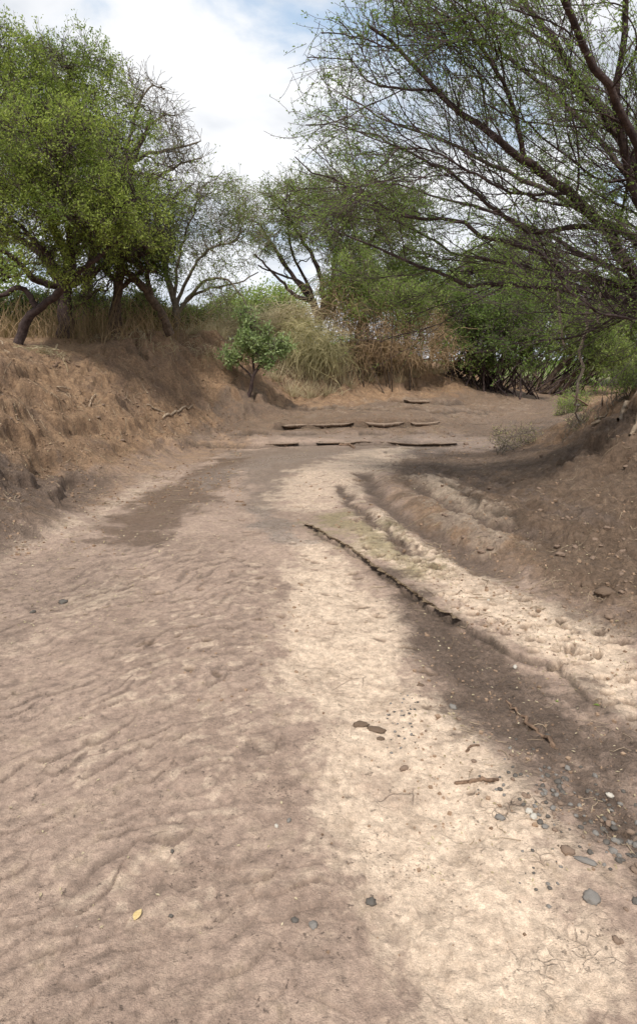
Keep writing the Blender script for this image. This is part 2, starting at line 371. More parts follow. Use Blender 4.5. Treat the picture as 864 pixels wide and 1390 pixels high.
# ------------------------------------------------------------------ materials
class NT:
    def __init__(s, name):
        s.m = bpy.data.materials.new(name); s.m.use_nodes = True; s.t = s.m.node_tree; s.t.nodes.clear()
        s.out = s.n('ShaderNodeOutputMaterial')
    def n(s, typ, **kw):
        n = s.t.nodes.new(typ)
        for k, v in kw.items(): setattr(n, k, v)
        return n
    def l(s, a, b): s.t.links.new(a, b)
    def val(s, sock, v):
        if hasattr(v, 'links') or isinstance(v, bpy.types.NodeSocket): s.l(v, sock)
        else: sock.default_value = v
    def noise(s, co, scale, det=4, rough=.6, dist=0):
        n = s.n('ShaderNodeTexNoise'); s.l(co, n.inputs['Vector']); n.inputs['Scale'].default_value = scale
        n.inputs['Detail'].default_value = det; n.inputs['Roughness'].default_value = rough; n.inputs['Distortion'].default_value = dist
        return n.outputs['Fac']
    def vor(s, co, scale, feat='F1', out='Distance', rnd=1):
        n = s.n('ShaderNodeTexVoronoi', feature=feat); s.l(co, n.inputs['Vector']); n.inputs['Scale'].default_value = scale; n.inputs['Randomness'].default_value = rnd
        return n.outputs[out]
    def rng(s, v, a, b, c=0., d=1.):
        n = s.n('ShaderNodeMapRange', interpolation_type='SMOOTHSTEP'); s.l(v, n.inputs['Value'])
        for k, x in zip(('From Min', 'From Max', 'To Min', 'To Max'), (a, b, c, d)): n.inputs[k].default_value = x
        return n.outputs['Result']
    def math(s, op, a, b=0., c=None):
        n = s.n('ShaderNodeMath', operation=op); s.val(n.inputs[0], a); s.val(n.inputs[1], b)
        if c is not None: s.val(n.inputs[2], c)
        return n.outputs[0]
    def mix(s, f, a, b, mode='MIX'):
        n = s.n('ShaderNodeMix', data_type='RGBA', blend_type=mode); s.val(n.inputs[0], f)
        s.val(n.inputs[6], (*a, 1) if isinstance(a, tuple) else a); s.val(n.inputs[7], (*b, 1) if isinstance(b, tuple) else b)
        return n.outputs[2]
    def att(s, name, out='Fac'):
        n = s.n('ShaderNodeAttribute', attribute_name=name); return n.outputs[out]
    def co(s, w='Object'): return s.n('ShaderNodeTexCoord').outputs[w]

def leaf_mat(name, c1, c2, c3, trans=.4, rough=.55):
    m = NT(name); co = m.co()
    col = m.mix(m.att('tint'), c1, c2)
    col = m.mix(m.rng(m.noise(co, 1.1, 3), .42, .66), col, c3)
    oi = m.n('ShaderNodeObjectInfo')
    b = m.n('ShaderNodeBsdfPrincipled'); m.l(col, b.inputs['Base Color']); b.inputs['Roughness'].default_value = rough; b.inputs['Specular IOR Level'].default_value = .25
    t = m.n('ShaderNodeBsdfTranslucent'); m.l(m.mix(.5, col, (.30, .42, .06), 'MIX'), t.inputs['Color'])
    mx = m.n('ShaderNodeMixShader'); mx.inputs[0].default_value = trans; m.l(b.outputs[0], mx.inputs[1]); m.l(t.outputs[0], mx.inputs[2])
    m.l(mx.outputs[0], m.out.inputs['Surface']); return m.m

def plain_mat(name, c1, c2, scale=8, rough=.85, bump=.3, det=6, tint=0.):
    m = NT(name); co = m.co(); nz = m.noise(co, scale, det, .65)
    col = m.mix(m.rng(nz, .3, .7), c1, c2)
    if tint: col = m.mix(m.math('MULTIPLY', m.att('tint'), tint), col, tuple(min(1, x * 2.2) for x in c2))
    b = m.n('ShaderNodeBsdfPrincipled'); m.l(col, b.inputs['Base Color']); b.inputs['Roughness'].default_value = rough; b.inputs['Specular IOR Level'].default_value = .2
    bp = m.n('ShaderNodeBump'); bp.inputs['Strength'].default_value = bump; bp.inputs['Distance'].default_value = .02; m.l(m.noise(co, scale * 4, 5, .7), bp.inputs['Height']); m.l(bp.outputs[0], b.inputs['Normal'])
    m.l(b.outputs[0], m.out.inputs['Surface']); return m.m

M = {}
M['bark'] = plain_mat('bark_brown', (.050, .035, .025), (.14, .10, .072), 14, bump=.8)
M['bark_dark'] = plain_mat('bark_dark', (.033, .022, .022), (.10, .070, .062), 14, bump=.8)
M['bark_grey'] = plain_mat('bark_grey', (.10, .085, .065), (.24, .20, .155), 12, bump=.8)
M['twig'] = plain_mat('twig_dark', (.045, .031, .034), (.10, .072, .072), 6, bump=0)
M['twig_grey'] = plain_mat('twig_grey', (.10, .085, .065), (.20, .165, .12), 6, bump=0)
M['deadwood'] = plain_mat('dead_wood', (.20, .14, .095), (.42, .33, .24), 30, bump=.6)
M['drift'] = plain_mat('drift_wood', (.10, .065, .045), (.26, .17, .115), 30, bump=.6)
M['leaf_left'] = leaf_mat('leaf_yellow_green', (.22, .28, .06), (.44, .50, .12), (.17, .23, .055), .5)
M['leaf_dark'] = leaf_mat('leaf_dark_green', (.09, .15, .035), (.21, .29, .07), (.07, .12, .03), .45)
M['leaf_mid'] = leaf_mat('leaf_mid_green', (.17, .23, .06), (.34, .40, .125), (.13, .18, .05), .5)
M['leaf_fresh'] = leaf_mat('leaf_fresh_green', (.22, .31, .07), (.38, .47, .14), (.17, .25, .06), .5)
M['leaf_blue'] = leaf_mat('leaf_sapling', (.22, .29, .12), (.40, .48, .23), (.17, .24, .10), .45)
M['leaf_right'] = leaf_mat('leaf_thorn_tree', (.14, .22, .055), (.29, .38, .11), (.11, .18, .045), .55)
M['dry'] = leaf_mat('dry_straw', (.42, .34, .22), (.66, .56, .39), (.30, .23, .14), .25, .8)
M['dry_brown'] = leaf_mat('dry_creeper', (.28, .185, .11), (.48, .34, .21), (.19, .125, .075), .2, .8)
M['dry_green'] = leaf_mat('dry_olive', (.32, .29, .15), (.60, .51, .30), (.23, .20, .11), .3, .8)
M['grass'] = leaf_mat('grass_bright', (.13, .26, .03), (.24, .38, .06), (.10, .20, .03), .4)

# ------------------------------------------------------------------ ground
def build_ground():
    rr = np.concatenate([np.linspace(.05, .95, 12, endpoint=False), np.geomspace(.95, 16, 940, endpoint=False), np.geomspace(16, 34, 170, endpoint=False), np.geomspace(34, 4000, 46)])
    fine = np.linspace(-41, 41, 640)
    coarse = np.concatenate([np.linspace(41, 319, 110)[1:-1]])
    th = R(1) * np.concatenate([fine, coarse])         # from +Y clockwise
    RR, TH = np.meshgrid(rr, th, indexing='ij')
    x = RR * np.sin(TH); y = RR * np.cos(TH)
    mk = {}
    z = height(x.ravel(), y.ravel(), mk).reshape(x.shape)
    nr, nt = x.shape
    v = np.stack([x, y, z], -1).reshape(-1, 3); v = np.vstack([v, [0, 0, H(0, 0)]])
    idx = np.arange(nr * nt).reshape(nr, nt)
    a = idx[:-1]; b = np.roll(idx, -1, 1)[:-1]; cc = np.roll(idx, -1, 1)[1:]; d = idx[1:]
    q = np.stack([a, d, cc, b], -1).reshape(-1, 4)
    m = NT('stream_bed'); co = m.co()
    A1 = m.n('ShaderNodeAttribute', attribute_name='mask_a'); A2 = m.n('ShaderNodeAttribute', attribute_name='mask_b'); A3 = m.n('ShaderNodeAttribute', attribute_name='mask_c'); A4 = m.n('ShaderNodeAttribute', attribute_name='mask_d')
    def sep(A):
        s = m.n('ShaderNodeSeparateColor'); m.l(A.outputs['Color'], s.inputs[0]); return s.outputs
    cream, dark, green = sep(A1); crack, soil, bank = sep(A2); wet, grey, ledge = sep(A3); dent, rip_shade, far = sep(A4)
    nb = m.noise(co, 1.3, 5, .65); nm = m.noise(co, 7, 6, .7); nf = m.noise(co, 60, 4, .75); ng = m.noise(co, 260, 2, .6)
    # broken edge for a mask
    def brk(mask, k=.5, src=None):
        return m.rng(m.math('ADD', mask, m.math('MULTIPLY', m.math('SUBTRACT', src or nm, .5), k * 2.2)), .12, .88)
    sand = m.mix(m.rng(nb, .35, .65), (.275, .196, .150), (.365, .265, .207))
    sand = m.mix(m.rng(nm, .42, .72), sand, (.43, .32, .245))
    bankc = m.mix(m.rng(nm, .3, .7), (.28, .170, .098), (.48, .310, .185))
    bankc = m.mix(m.rng(nb, .45, .7), bankc, (.27, .175, .115))
    soilc = m.mix(m.rng(nm, .3, .68), (.15, .100, .067), (.25, .172, .120))
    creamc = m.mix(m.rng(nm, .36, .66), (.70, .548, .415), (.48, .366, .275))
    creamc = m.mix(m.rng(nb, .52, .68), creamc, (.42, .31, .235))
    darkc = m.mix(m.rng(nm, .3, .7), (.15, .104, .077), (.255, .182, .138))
    col = m.mix(brk(bank, .5), sand, bankc)
    col = m.mix(m.math('MULTIPLY', brk(soil, .8), .9), col, soilc)
    col = m.mix(m.math('MULTIPLY', brk(grey, .5), .8), col, (.20, .150, .118))
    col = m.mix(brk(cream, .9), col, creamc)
    col = m.mix(m.math('MULTIPLY', brk(green, .9), .65), col, (.20, .17, .075))
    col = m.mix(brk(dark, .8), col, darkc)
    col = m.mix(m.math('MULTIPLY', brk(wet, .7), .85), col, (.135, .09, .063))
    col = m.mix(m.math('MULTIPLY', rip_shade, .66), col, (.125, .088, .068))  # painted shade of the ripple faces
    film = m.math('MULTIPLY', m.rng(A3.outputs['Alpha'], .25, .8), m.rng(nm, .3, .55, .4, 1)); col = m.mix(m.math('MULTIPLY', film, .7), col, (.24, .19, .16))
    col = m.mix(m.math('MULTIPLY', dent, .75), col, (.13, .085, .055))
    col = m.mix(m.math('MULTIPLY', ledge, .75), col, (.06, .043, .03))  # painted shade under the step edges
    col = m.mix(m.math('MULTIPLY', A4.outputs['Alpha'], .36), col, (.085, .055, .038))  # shade of the hollows, put into the base colour
    col = m.mix(far, col, m.mix(nm, (.25, .21, .11), (.14, .17, .06)))
    # cracks of the drying mud
    wco = m.n('ShaderNodeVectorMath', operation='ADD'); m.l(co, wco.inputs[0])
    sc = m.n('ShaderNodeVectorMath', operation='SCALE'); nc = m.n('ShaderNodeTexNoise'); m.l(co, nc.inputs['Vector']); nc.inputs['Scale'].default_value = 12; m.l(nc.outputs['Color'], sc.inputs[0]); sc.inputs['Scale'].default_value = .055
    m.l(sc.outputs[0], wco.inputs[1])
    vd = m.vor(wco.outputs[0], 25, 'DISTANCE_TO_EDGE'); vd2 = m.vor(wco.outputs[0], 5.5, 'DISTANCE_TO_EDGE')
    lines = m.math('MAXIMUM', m.math('MULTIPLY', m.rng(vd, .015, .08, .85, 0), m.rng(m.math('ADD', crack, m.math('MULTIPLY', m.math('SUBTRACT', m.noise(co, 3, 3), .5), 2.4)), .35, 1.15)),
                   m.math('MULTIPLY', m.rng(vd2, .006, .020, .45, 0), m.math('MULTIPLY', m.rng(cream, .6, 1), m.rng(m.noise(co, 2.6, 2), .56, .66))))
    col = m.mix(m.math('MULTIPLY', lines, .9), col, (.10, .062, .045))
    # grit: dark and pale specks
    v1 = m.vor(co, 75); cl = m.rng(m.noise(co, 3.1, 4, .7), .5, .68)
    sp0 = m.noise(co, 34, 5, .75); spk = m.math('MAXIMUM', m.math('MULTIPLY', m.rng(v1, .18, .28, 1, 0), cl), m.math('MULTIPLY', m.rng(sp0, .60, .66), m.rng(m.noise(co, 5.0, 4, .7), .46, .62, 0, 1)))
    col = m.mix(m.math('MULTIPLY', spk, .65), col, (.10, .075, .06))
    v2 = m.vor(co, 42); cl2 = m.rng(m.noise(co, 2.3, 3, .7), .54, .7)
    col = m.mix(m.math('MULTIPLY', m.math('MULTIPLY', m.rng(v2, .09, .13, 1, 0), cl2), .6), col, (.60, .52, .42))
    col = m.mix(m.rng(nf, .35, .7, 0, .42), col, m.mix(.6, col, (.07, .05, .04)))
    g2 = m.math('MULTIPLY', m.rng(ng, .3, .7, .86, 1.14), m.rng(m.noise(co, 24, 5, .7), .36, .64, .82, 1.16))
    vm = m.n('ShaderNodeVectorMath', operation='SCALE'); m.l(col, vm.inputs[0]); m.l(g2, vm.inputs['Scale'])
    b = m.n('ShaderNodeBsdfPrincipled'); m.l(vm.outputs[0], b.inputs['Base Color'])
    wetness = m.math('MAXIMUM', m.math('MAXIMUM', wet, m.math('MULTIPLY', grey, .8)), m.math('MULTIPLY', film, 1.35))
    b.inputs['Specular IOR Level'].default_value = .35
    m.l(m.math('SUBTRACT', m.rng(nm, .3, .7, .72, .92), m.math('MULTIPLY', wetness, .48)), b.inputs['Roughness'])
    hgt = m.math('ADD', m.math('MULTIPLY', nf, .9), m.math('MULTIPLY', ng, .35))
    hgt = m.math('ADD', hgt, m.math('MULTIPLY', m.noise(co, 18, 4, .65), .9))
    hgt = m.math('SUBTRACT', hgt, m.math('MULTIPLY', lines, 1.2))
    hgt = m.math('ADD', hgt, m.math('MULTIPLY', spk, .5))
    rough_soil = m.math('ADD', m.math('MAXIMUM', m.math('MAXIMUM', soil, dark), bank), .30)
    bp = m.n('ShaderNodeBump'); bp.inputs['Strength'].default_value = 1.0; bp.inputs['Distance'].default_value = .03
    m.l(m.math('MULTIPLY', m.math('MULTIPLY', hgt, rough_soil), m.math('SUBTRACT', 1.0, m.math('MULTIPLY', film, .85))), bp.inputs['Height']); m.l(bp.outputs[0], b.inputs['Normal'])
    m.l(b.outputs[0], m.out.inputs['Surface'])
    o = mesh_obj('ground', v, q, m.m, smooth=True)
    # centre fan
    me = o.data
    def pack(name, ks):
        arr = np.zeros((len(v), 4), np.float32)
        for i, k in enumerate(ks): arr[:-1, i] = mk[k]; arr[-1, i] = 0
        at = me.attributes.new(name, 'FLOAT_COLOR', 'POINT'); at.data.foreach_set('color', arr.ravel())
    pack('mask_a', ('cream', 'dark', 'green')); pack('mask_b', ('crack', 'soil', 'bank')); pack('mask_c', ('wet', 'grey', 'ledge', 'film')); pack('mask_d', ('dent', 'ripple', 'far', 'cav_shade'))
    tag(o, kind='structure')
build_ground()
# ------------------------------------------------------------------ vegetation tools
def nrm(a): return a / (np.linalg.norm(a, axis=-1, keepdims=True) + 1e-9)

def resample(pts, K, wob=0., rng=None):
    """smooth curve through hand-set points"""
    p = np.asarray(pts, float); p = np.vstack([2 * p[0] - p[1], p, 2 * p[-1] - p[-2]])
    out = []
    for i in range(1, len(p) - 2):
        for t in np.linspace(0, 1, 12, endpoint=False):
            a, b, c_, d = p[i - 1], p[i], p[i + 1], p[i + 2]
            out.append(.5 * ((2 * b) + (-a + c_) * t + (2 * a - 5 * b + 4 * c_ - d) * t * t + (-a + 3 * b - 3 * c_ + d) * t ** 3))
    out.append(p[-2]); out = np.array(out)
    s = np.concatenate([[0], np.cumsum(np.linalg.norm(np.diff(out, axis=0), axis=1))])
    q = np.linspace(0, s[-1], K)
    r = np.stack([np.interp(q, s, out[:, k]) for k in range(3)], 1)
    if wob and rng is not None:
        n = rng.normal(size=(K, 3)) * wob * s[-1] / K; n[0] = 0; r += n
    return r

def spawn(rng, pts, rad, n, tr, ang, length, K, wig, trop=(0, 0, 0), rf=.55, rmin=.0015, tip=.25, lfall=.5, flat=None):
    """n children on every polyline of pts; ang = (mean, sd) from the parent's direction"""
    N, K0, _ = pts.shape
    t = (np.arange(n)[None] + rng.random((N, n))) / n * (tr[1] - tr[0]) + tr[0]
    f = t * (K0 - 1); i = np.clip(f.astype(int), 0, K0 - 2); u = (f - i)[..., None]
    a = np.arange(N)[:, None]
    P = pts[a, i] * (1 - u) + pts[a, i + 1] * u
    T = nrm(pts[a, i + 1] - pts[a, i]); r0 = (rad[a, i] * (1 - u[..., 0]) + rad[a, i + 1] * u[..., 0]) * rf
    P = P.reshape(-1, 3); T = T.reshape(-1, 3); r0 = np.maximum(r0.ravel(), rmin * 1.3); t = t.ravel()
    q = rng.normal(size=T.shape)
    if flat is not None: q = q * np.asarray(flat)
    q = q - (q * T).sum(1, keepdims=True) * T; q = nrm(q)
    an = rng.normal(ang[0], ang[1], len(T))[:, None]
    D = T * np.cos(an) + q * np.sin(an)
    L = (np.asarray(length) if np.ndim(length) == 0 else rng.uniform(length[0], length[1], len(T))) * np.ones(len(T))
    if isinstance(length, tuple) is False: L = L * rng.uniform(.6, 1.2, len(T))
    L = L * (1 - lfall * t)
    return growp(rng, P, D, L, K, wig, trop, r0, rmin, tip)

def growp(rng, P, D, L, K, wig, trop, r0, rmin=.0015, tip=.25):
    out = np.zeros((len(P), K, 3)); out[:, 0] = P; trop = np.asarray(trop, float)
    D = nrm(D)
    for k in range(1, K):
        out[:, k] = out[:, k - 1] + D * (L / (K - 1))[:, None]
        D = nrm(D + rng.normal(size=D.shape) * wig + trop)
    rad = r0[:, None] * np.linspace(1, tip, K)[None]
    return out, np.maximum(rad, rmin)

def to_targets(rng, tg, skp, skt, skr, K, wob, rbase, sag=0., pen=.35, rmin=.002, maxr=.6):
    """one curved branch from the nearest piece of skeleton to each target"""
    out = np.zeros((len(tg), K, 3)); rad = np.zeros((len(tg), K))
    for s in range(0, len(tg), 400):
        t = tg[s:s + 400]
        d = t[:, None] - skp[None]; dist = np.linalg.norm(d, axis=2)
        back = -np.minimum((d * skt[None]).sum(2) / (dist + 1e-6), 0)
        cost = dist * (1 + pen * back * 2) + pen * np.maximum(skp[None, :, 2] - t[:, None, 2], 0)
        cost += rng.random(cost.shape) * .15
        j = cost.argmin(1)
        A = skp[j]; Tn = skt[j]; L = np.linalg.norm(t - A, axis=1)[:, None]
        c1 = A + Tn * L * .35; c2 = t - nrm(t - A + rng.normal(size=t.shape) * L * .25) * L * .35
        c2[:, 2] += sag * L[:, 0]
        u = np.linspace(0, 1, K)[None, :, None]
        B = (1 - u) ** 3 * A[:, None] + 3 * (1 - u) ** 2 * u * c1[:, None] + 3 * (1 - u) * u * u * c2[:, None] + u ** 3 * t[:, None]
        n = rng.normal(size=B.shape) * wob * L[:, None] / K; n[:, 0] = 0
        out[s:s + 400] = B + n
        r = np.minimum(skr[j] * maxr, rbase * (.4 + L[:, 0] * .6))
        rad[s:s + 400] = np.maximum(r[:, None] * np.linspace(1, .35, K)[None], rmin)
    return out, rad

def skel(lst):
    p = []; t = []; r = []
    for pts, rad, t0 in lst:
        k0 = int(t0 * pts.shape[1]); T = nrm(np.gradient(pts, axis=1))
        p.append(pts[:, k0:].reshape(-1, 3)); t.append(T[:, k0:].reshape(-1, 3)); r.append(rad[:, k0:].ravel())
    return np.concatenate(p), np.concatenate(t), np.concatenate(r)

def blob_pts(rng, blobs, n, shell=.0):
    """points in ellipsoids: (centre, rx, ry, rz, weight)"""
    w = np.array([b[4] for b in blobs], float); w /= w.sum(); out = []
    for b, k in zip(blobs, rng.multinomial(n, w)):
        d = nrm(rng.normal(size=(k, 3))); r = rng.uniform(shell ** 3, 1, (k, 1)) ** (1 / 2.6)
        r = r * (1 + .55 * vnoise(d[:, 0] * 2.4 + d[:, 1] * 1.3 + len(out) * 3.7, d[:, 2] * 2.4 - d[:, 1] * 1.7 + float(b[1]) * 9, 3))[:, None]
        out.append(np.asarray(b[0]) + d * r * np.array([b[1], b[2], b[3]]))
    return np.concatenate(out)

def on_twigs(rng, pts, n, t0=.2, off=.02, drv=.8):
    N, K, _ = pts.shape
    t = rng.uniform(t0, 1, (N, n)); f = t * (K - 1); i = np.clip(f.astype(int), 0, K - 2); u = (f - i)[..., None]; a = np.arange(N)[:, None]
    P = (pts[a, i] * (1 - u) + pts[a, i + 1] * u).reshape(-1, 3); T = nrm((pts[a, i + 1] - pts[a, i]).reshape(-1, 3))
    return P + rng.normal(size=P.shape) * off, nrm(T * (1 - drv * .5) + rng.normal(size=T.shape) * drv)

def tree(name, label, cat, seed, limbs, blobs, n1, n2, n3, l3, leaf, mats, group=None, nleaf=4, lsize=.05, lw=.45, wig3=.22, trop3=(0, 0, .05), r1=.02, r2=.008, r3=.0025,
         limbwob=.10, loc=None, drop=0., lt0=.15, loff=.03, sides=8, sag=0., bare=None):
    rng = np.random.default_rng(seed)
    p0 = np.asarray(limbs[0][0][0], float)
    root = empty(name, p0 if loc is None else loc, label=label, cat=cat, group=group)
    L0 = []; tk = MB(); br = MB(); tw = MB(); lf = MB()
    for pts, ra, rb in limbs:
        K = 16; q = resample(pts, K, limbwob, rng); rd = ra + (rb - ra) * np.linspace(0, 1, K) ** .8
        if ra > .07: rd = rd * (1 + .10 * rng.normal(size=K))
        (tk if ra >= limbs[0][1] * .75 else br).tubes(q, rd, sides)
        L0.append((q[None], rd[None], .25))
    s0 = skel(L0)
    t1 = blob_pts(rng, blobs, n1)
    b1, q1 = to_targets(rng, t1, *s0, 10, .35, r1, sag, rmin=.006)
    br.tubes(b1, q1, 5)
    s1 = skel(L0 + [(b1, q1, .2)])
    b2, q2 = to_targets(rng, blob_pts(rng, blobs, n2), *s1, 7, .4, r2, sag, rmin=.0035)
    tw.tubes(b2, q2, 3)
    b3, q3 = spawn(rng, b2, q2, n3, (.25, 1), (.75, .3), l3, 5, wig3, trop3, rmin=r3, lfall=.2)
    b3b, q3b = spawn(rng, b1, q1, max(2, n3 // 2), (.3, 1), (.75, .3), l3, 5, wig3, trop3, rmin=r3, lfall=.2)
    b3 = np.concatenate([b3, b3b]); q3 = np.concatenate([q3, q3b])
    tw.tubes(b3, q3, 3)
    if nleaf:
        keep = b3
        if bare is not None:
            keep = b3[~bare(b3[:, -1])]
        c_, d_ = on_twigs(rng, keep, nleaf, lt0, loff)
        # clumping: thin the leaves out where a slow noise is low
        nz = np.array(vnoise(c_[:, 0] * 1.6 + c_[:, 2] * 1.1, c_[:, 1] * 1.6 - c_[:, 2] * 1.3 + seed, 7))
        k = rng.random(len(c_)) > drop * ss(.1, -.35, nz)
        c_, d_ = c_[k], d_[k]
        lf.leaves(c_, d_, lsize * rng.uniform(.6, 1.3, len(c_)), rng, lw)
        lf.build('crown', M[leaf], root)
    if tk.v: tk.build('trunk', M[mats[0]], root, smooth=True)
    if br.v: br.build('branches', M[mats[0]], root, smooth=True)
    tw.build('twigs', M[mats[1]], root)
    return root

def B(px, py, Y, rx, ry, depth, w=None):
    """crown lobe at a photo position, radii in photo pixels, depth in metres"""
    s = Y / F; return (W(px, py, Y), rx * s, depth, ry * s, rx * ry * depth if w is None else w)
def L(pts, Y, ra, rb):
    """limb through photo positions; each may carry its own distance"""
    return ([W(p[0], p[1], p[2] if len(p) > 2 else Y) for p in pts], ra, rb)

def bush(name, label, cat, seed, x, y, lobes, nst, n2, n3, l3, leaf, mats, nleaf=6, lsize=.06, group=None, spread=.4, lw=.45, drop=.3, r0=.02, trop3=(0, 0, 0), lt0=.1, loff=.03, z=None, sag=0., r3=.003):
    """many stems fanning out of one root into the lobes"""
    rng = np.random.default_rng(seed); z = H(x, y) - .03 if z is None else z
    root = empty(name, (x, y, z), label=label, cat=cat, group=group)
    tg = blob_pts(rng, lobes, nst)
    base_ = np.stack([x + rng.normal(size=nst) * spread, y + rng.normal(size=nst) * spread * .7, np.full(nst, z)], 1)
    base_ += (tg - base_) * np.array([.25, .25, 0])
    base_[:, 2] = height(base_[:, 0], base_[:, 1]) - .05
    u = np.linspace(0, 1, 9)[None, :, None]
    mid = base_ * .5 + tg * .5 + rng.normal(size=tg.shape) * .15; mid[:, 2] += sag
    st = (1 - u) ** 2 * base_[:, None] + 2 * (1 - u) * u * mid[:, None] + u * u * tg[:, None]
    st += rng.normal(size=st.shape) * .02 * (u > 0)
    sr = r0 * rng.uniform(.5, 1.2, nst)[:, None] * np.linspace(1, .3, 9)[None]
    a = MB(); a.tubes(st, sr, 5); a.build('stems', M[mats[0]], root, smooth=True)
    tw = MB(); s0 = skel([(st, sr, .25)])
    b2, q2 = to_targets(rng, blob_pts(rng, lobes, n2), *s0, 6, .4, .008, sag, rmin=r3 * 1.2)
    b3, q3 = spawn(rng, b2, q2, n3, (.2, 1), (.8, .3), l3, 5, .25, trop3, rmin=r3, lfall=.2)
    tw.tubes(b2, q2, 3); tw.tubes(b3, q3, 3); tw.build('twigs', M[mats[1]], root)
    if nleaf:
        lf = MB(); c_, d_ = on_twigs(rng, b3, nleaf, lt0, loff)
        nz = vnoise(c_[:, 0] * 1.8 + c_[:, 2] * 1.1, c_[:, 1] * 1.8 - c_[:, 2] * 1.3 + seed, 8)
        k = rng.random(len(c_)) > drop * ss(.1, -.35, nz)
        lf.leaves(c_[k], d_[k], lsize * rng.uniform(.6, 1.3, k.sum()), rng, lw)
        lf.build('foliage', M[leaf], root)
    return root

def tuft_mesh(seed, n, hgt, spr, droop, wid, mat, name='blades'):
    rng = np.random.default_rng(seed)
    P = np.stack([rng.normal(size=n) * spr * .35, rng.normal(size=n) * spr * .35, np.full(n, -.03)], 1)
    D = nrm(np.stack([P[:, 0] * 2 / max(spr, .01) * .5 + rng.normal(size=n) * .35, P[:, 1] * 2 / max(spr, .01) * .5 + rng.normal(size=n) * .35, np.full(n, 1.)], 1))
    Ln = hgt * rng.uniform(.4, 1.15, n)
    pts, _ = growp(rng, P, D, Ln, 7, .10, (0, 0, -droop), np.ones(n))
    w = wid * np.array([1, .95, .85, .7, .55, .35, .12])[None] * rng.uniform(.6, 1.3, n)[:, None]
    mb = MB(); mb.ribbons(pts, w, rng, rng.random(n)); return mb

def tufts(name, label, cat, group, spots, protos, mat, rng, rot=True):
    """clumps of dry stems, each a thing of its own"""
    meshes = []
    for k, mb in enumerate(protos):
        o = mb.build(name, M[mat], None, origin=(0, 0, 0)); meshes.append(o)
    used = set()
    for i, (x, y, z, s) in enumerate(spots):
        k = int(rng.integers(len(meshes)))
        o = meshes[k] if k not in used else meshes[k].copy()
        if k in used: COL.objects.link(o)
        used.add(k)
        o.location = (float(x), float(y), float(z)); o.scale = (s, s, s * rng.uniform(.85, 1.2)); o.rotation_euler = (0, 0, rng.uniform(0, 2 * PI))
        tag(o, label if isinstance(label, str) else label(i), cat, group)
    for k, o in enumerate(meshes):
        if k not in used: bpy.data.objects.remove(o)

def stick(name, label, pts, ra, rb, mat='deadwood', K=14, wob=.25, seed=1, forks=0, cat='stick', group=None, sides=7):
    rng = np.random.default_rng(seed); q = resample(pts, K, wob, rng); rd = np.linspace(ra, rb, K) * (1 + .12 * rng.normal(size=K)); rd[0] *= .7
    mb = MB(); mb.tubes(q, rd, sides)
    # rounded ends
    mb.tubes(np.stack([q[0], q[0] - nrm(q[1] - q[0]) * ra * .4]), np.array([rd[0], .0004]), sides)
    mb.tubes(np.stack([q[-1], q[-1] + nrm(q[-1] - q[-2]) * rb * .5]), np.array([rd[-1], .0003]), sides)
    if forks:
        b, r = spawn(rng, q[None], rd[None], forks, (.3, .95), (.6, .2), np.linalg.norm(q[-1] - q[0]) * .35, 6, .12, (0, 0, 0), rmin=min(.0015, rb * .5)); mb.tubes(b, r, 5)
    o = mb.build(name, M[mat], None, smooth=True, origin=q[0]); tag(o, label, cat, group); return o

def gstick(name, label, pix, ra, rb, lift=0.0, **kw):
    q = resample([np.array([*hit(*p), 0]) for p in pix], 12)
    z = height(q[:, 0], q[:, 1]); z = np.maximum(z, np.linspace(z[0], z[-1], 12)) + ra * .55 + lift
    q[:, 2] = z
    return stick(name, label, q, ra, rb, K=14, **kw)

def rock_mesh(seed, sub=3, flat=.6, rough=.16, ang=1.0):
    import bmesh
    bm = bmesh.new(); bmesh.ops.create_icosphere(bm, subdivisions=sub, radius=1)
    rng = np.random.default_rng(seed); off = Vector(rng.random(3) * 50)
    sx = Vector((1, rng.uniform(.6, .9), flat * rng.uniform(.7, 1.2)))
    for v in bm.verts:
        n = mnoise.fractal(v.co * 1.3 * ang + off, .6, 2.0, 4)
        v.co = v.co * (1 + rough * n * 1.6)
        v.co = Vector((v.co.x * sx.x, v.co.y * sx.y, v.co.z * sx.z))
    me = bpy.data.meshes.new('stone'); bm.to_mesh(me); bm.free()
    for p in me.polygons: p.use_smooth = True
    return me

def rock(name, me, mat, loc, s, rot, label, cat, group=None, sink=.3):
    o = bpy.data.objects.new(name, me); COL.objects.link(o)
    if not me.materials: me.materials.append(M[mat])
    o.material_slots[0].link = 'OBJECT'; o.material_slots[0].material = M[mat]
    o.location = (float(loc[0]), float(loc[1]), float(loc[2] + s * .4 * (1 - 2 * sink))); o.scale = (s, s, s) if np.ndim(s) == 0 else s; o.rotation_euler = rot
    tag(o, label, cat, group); return o
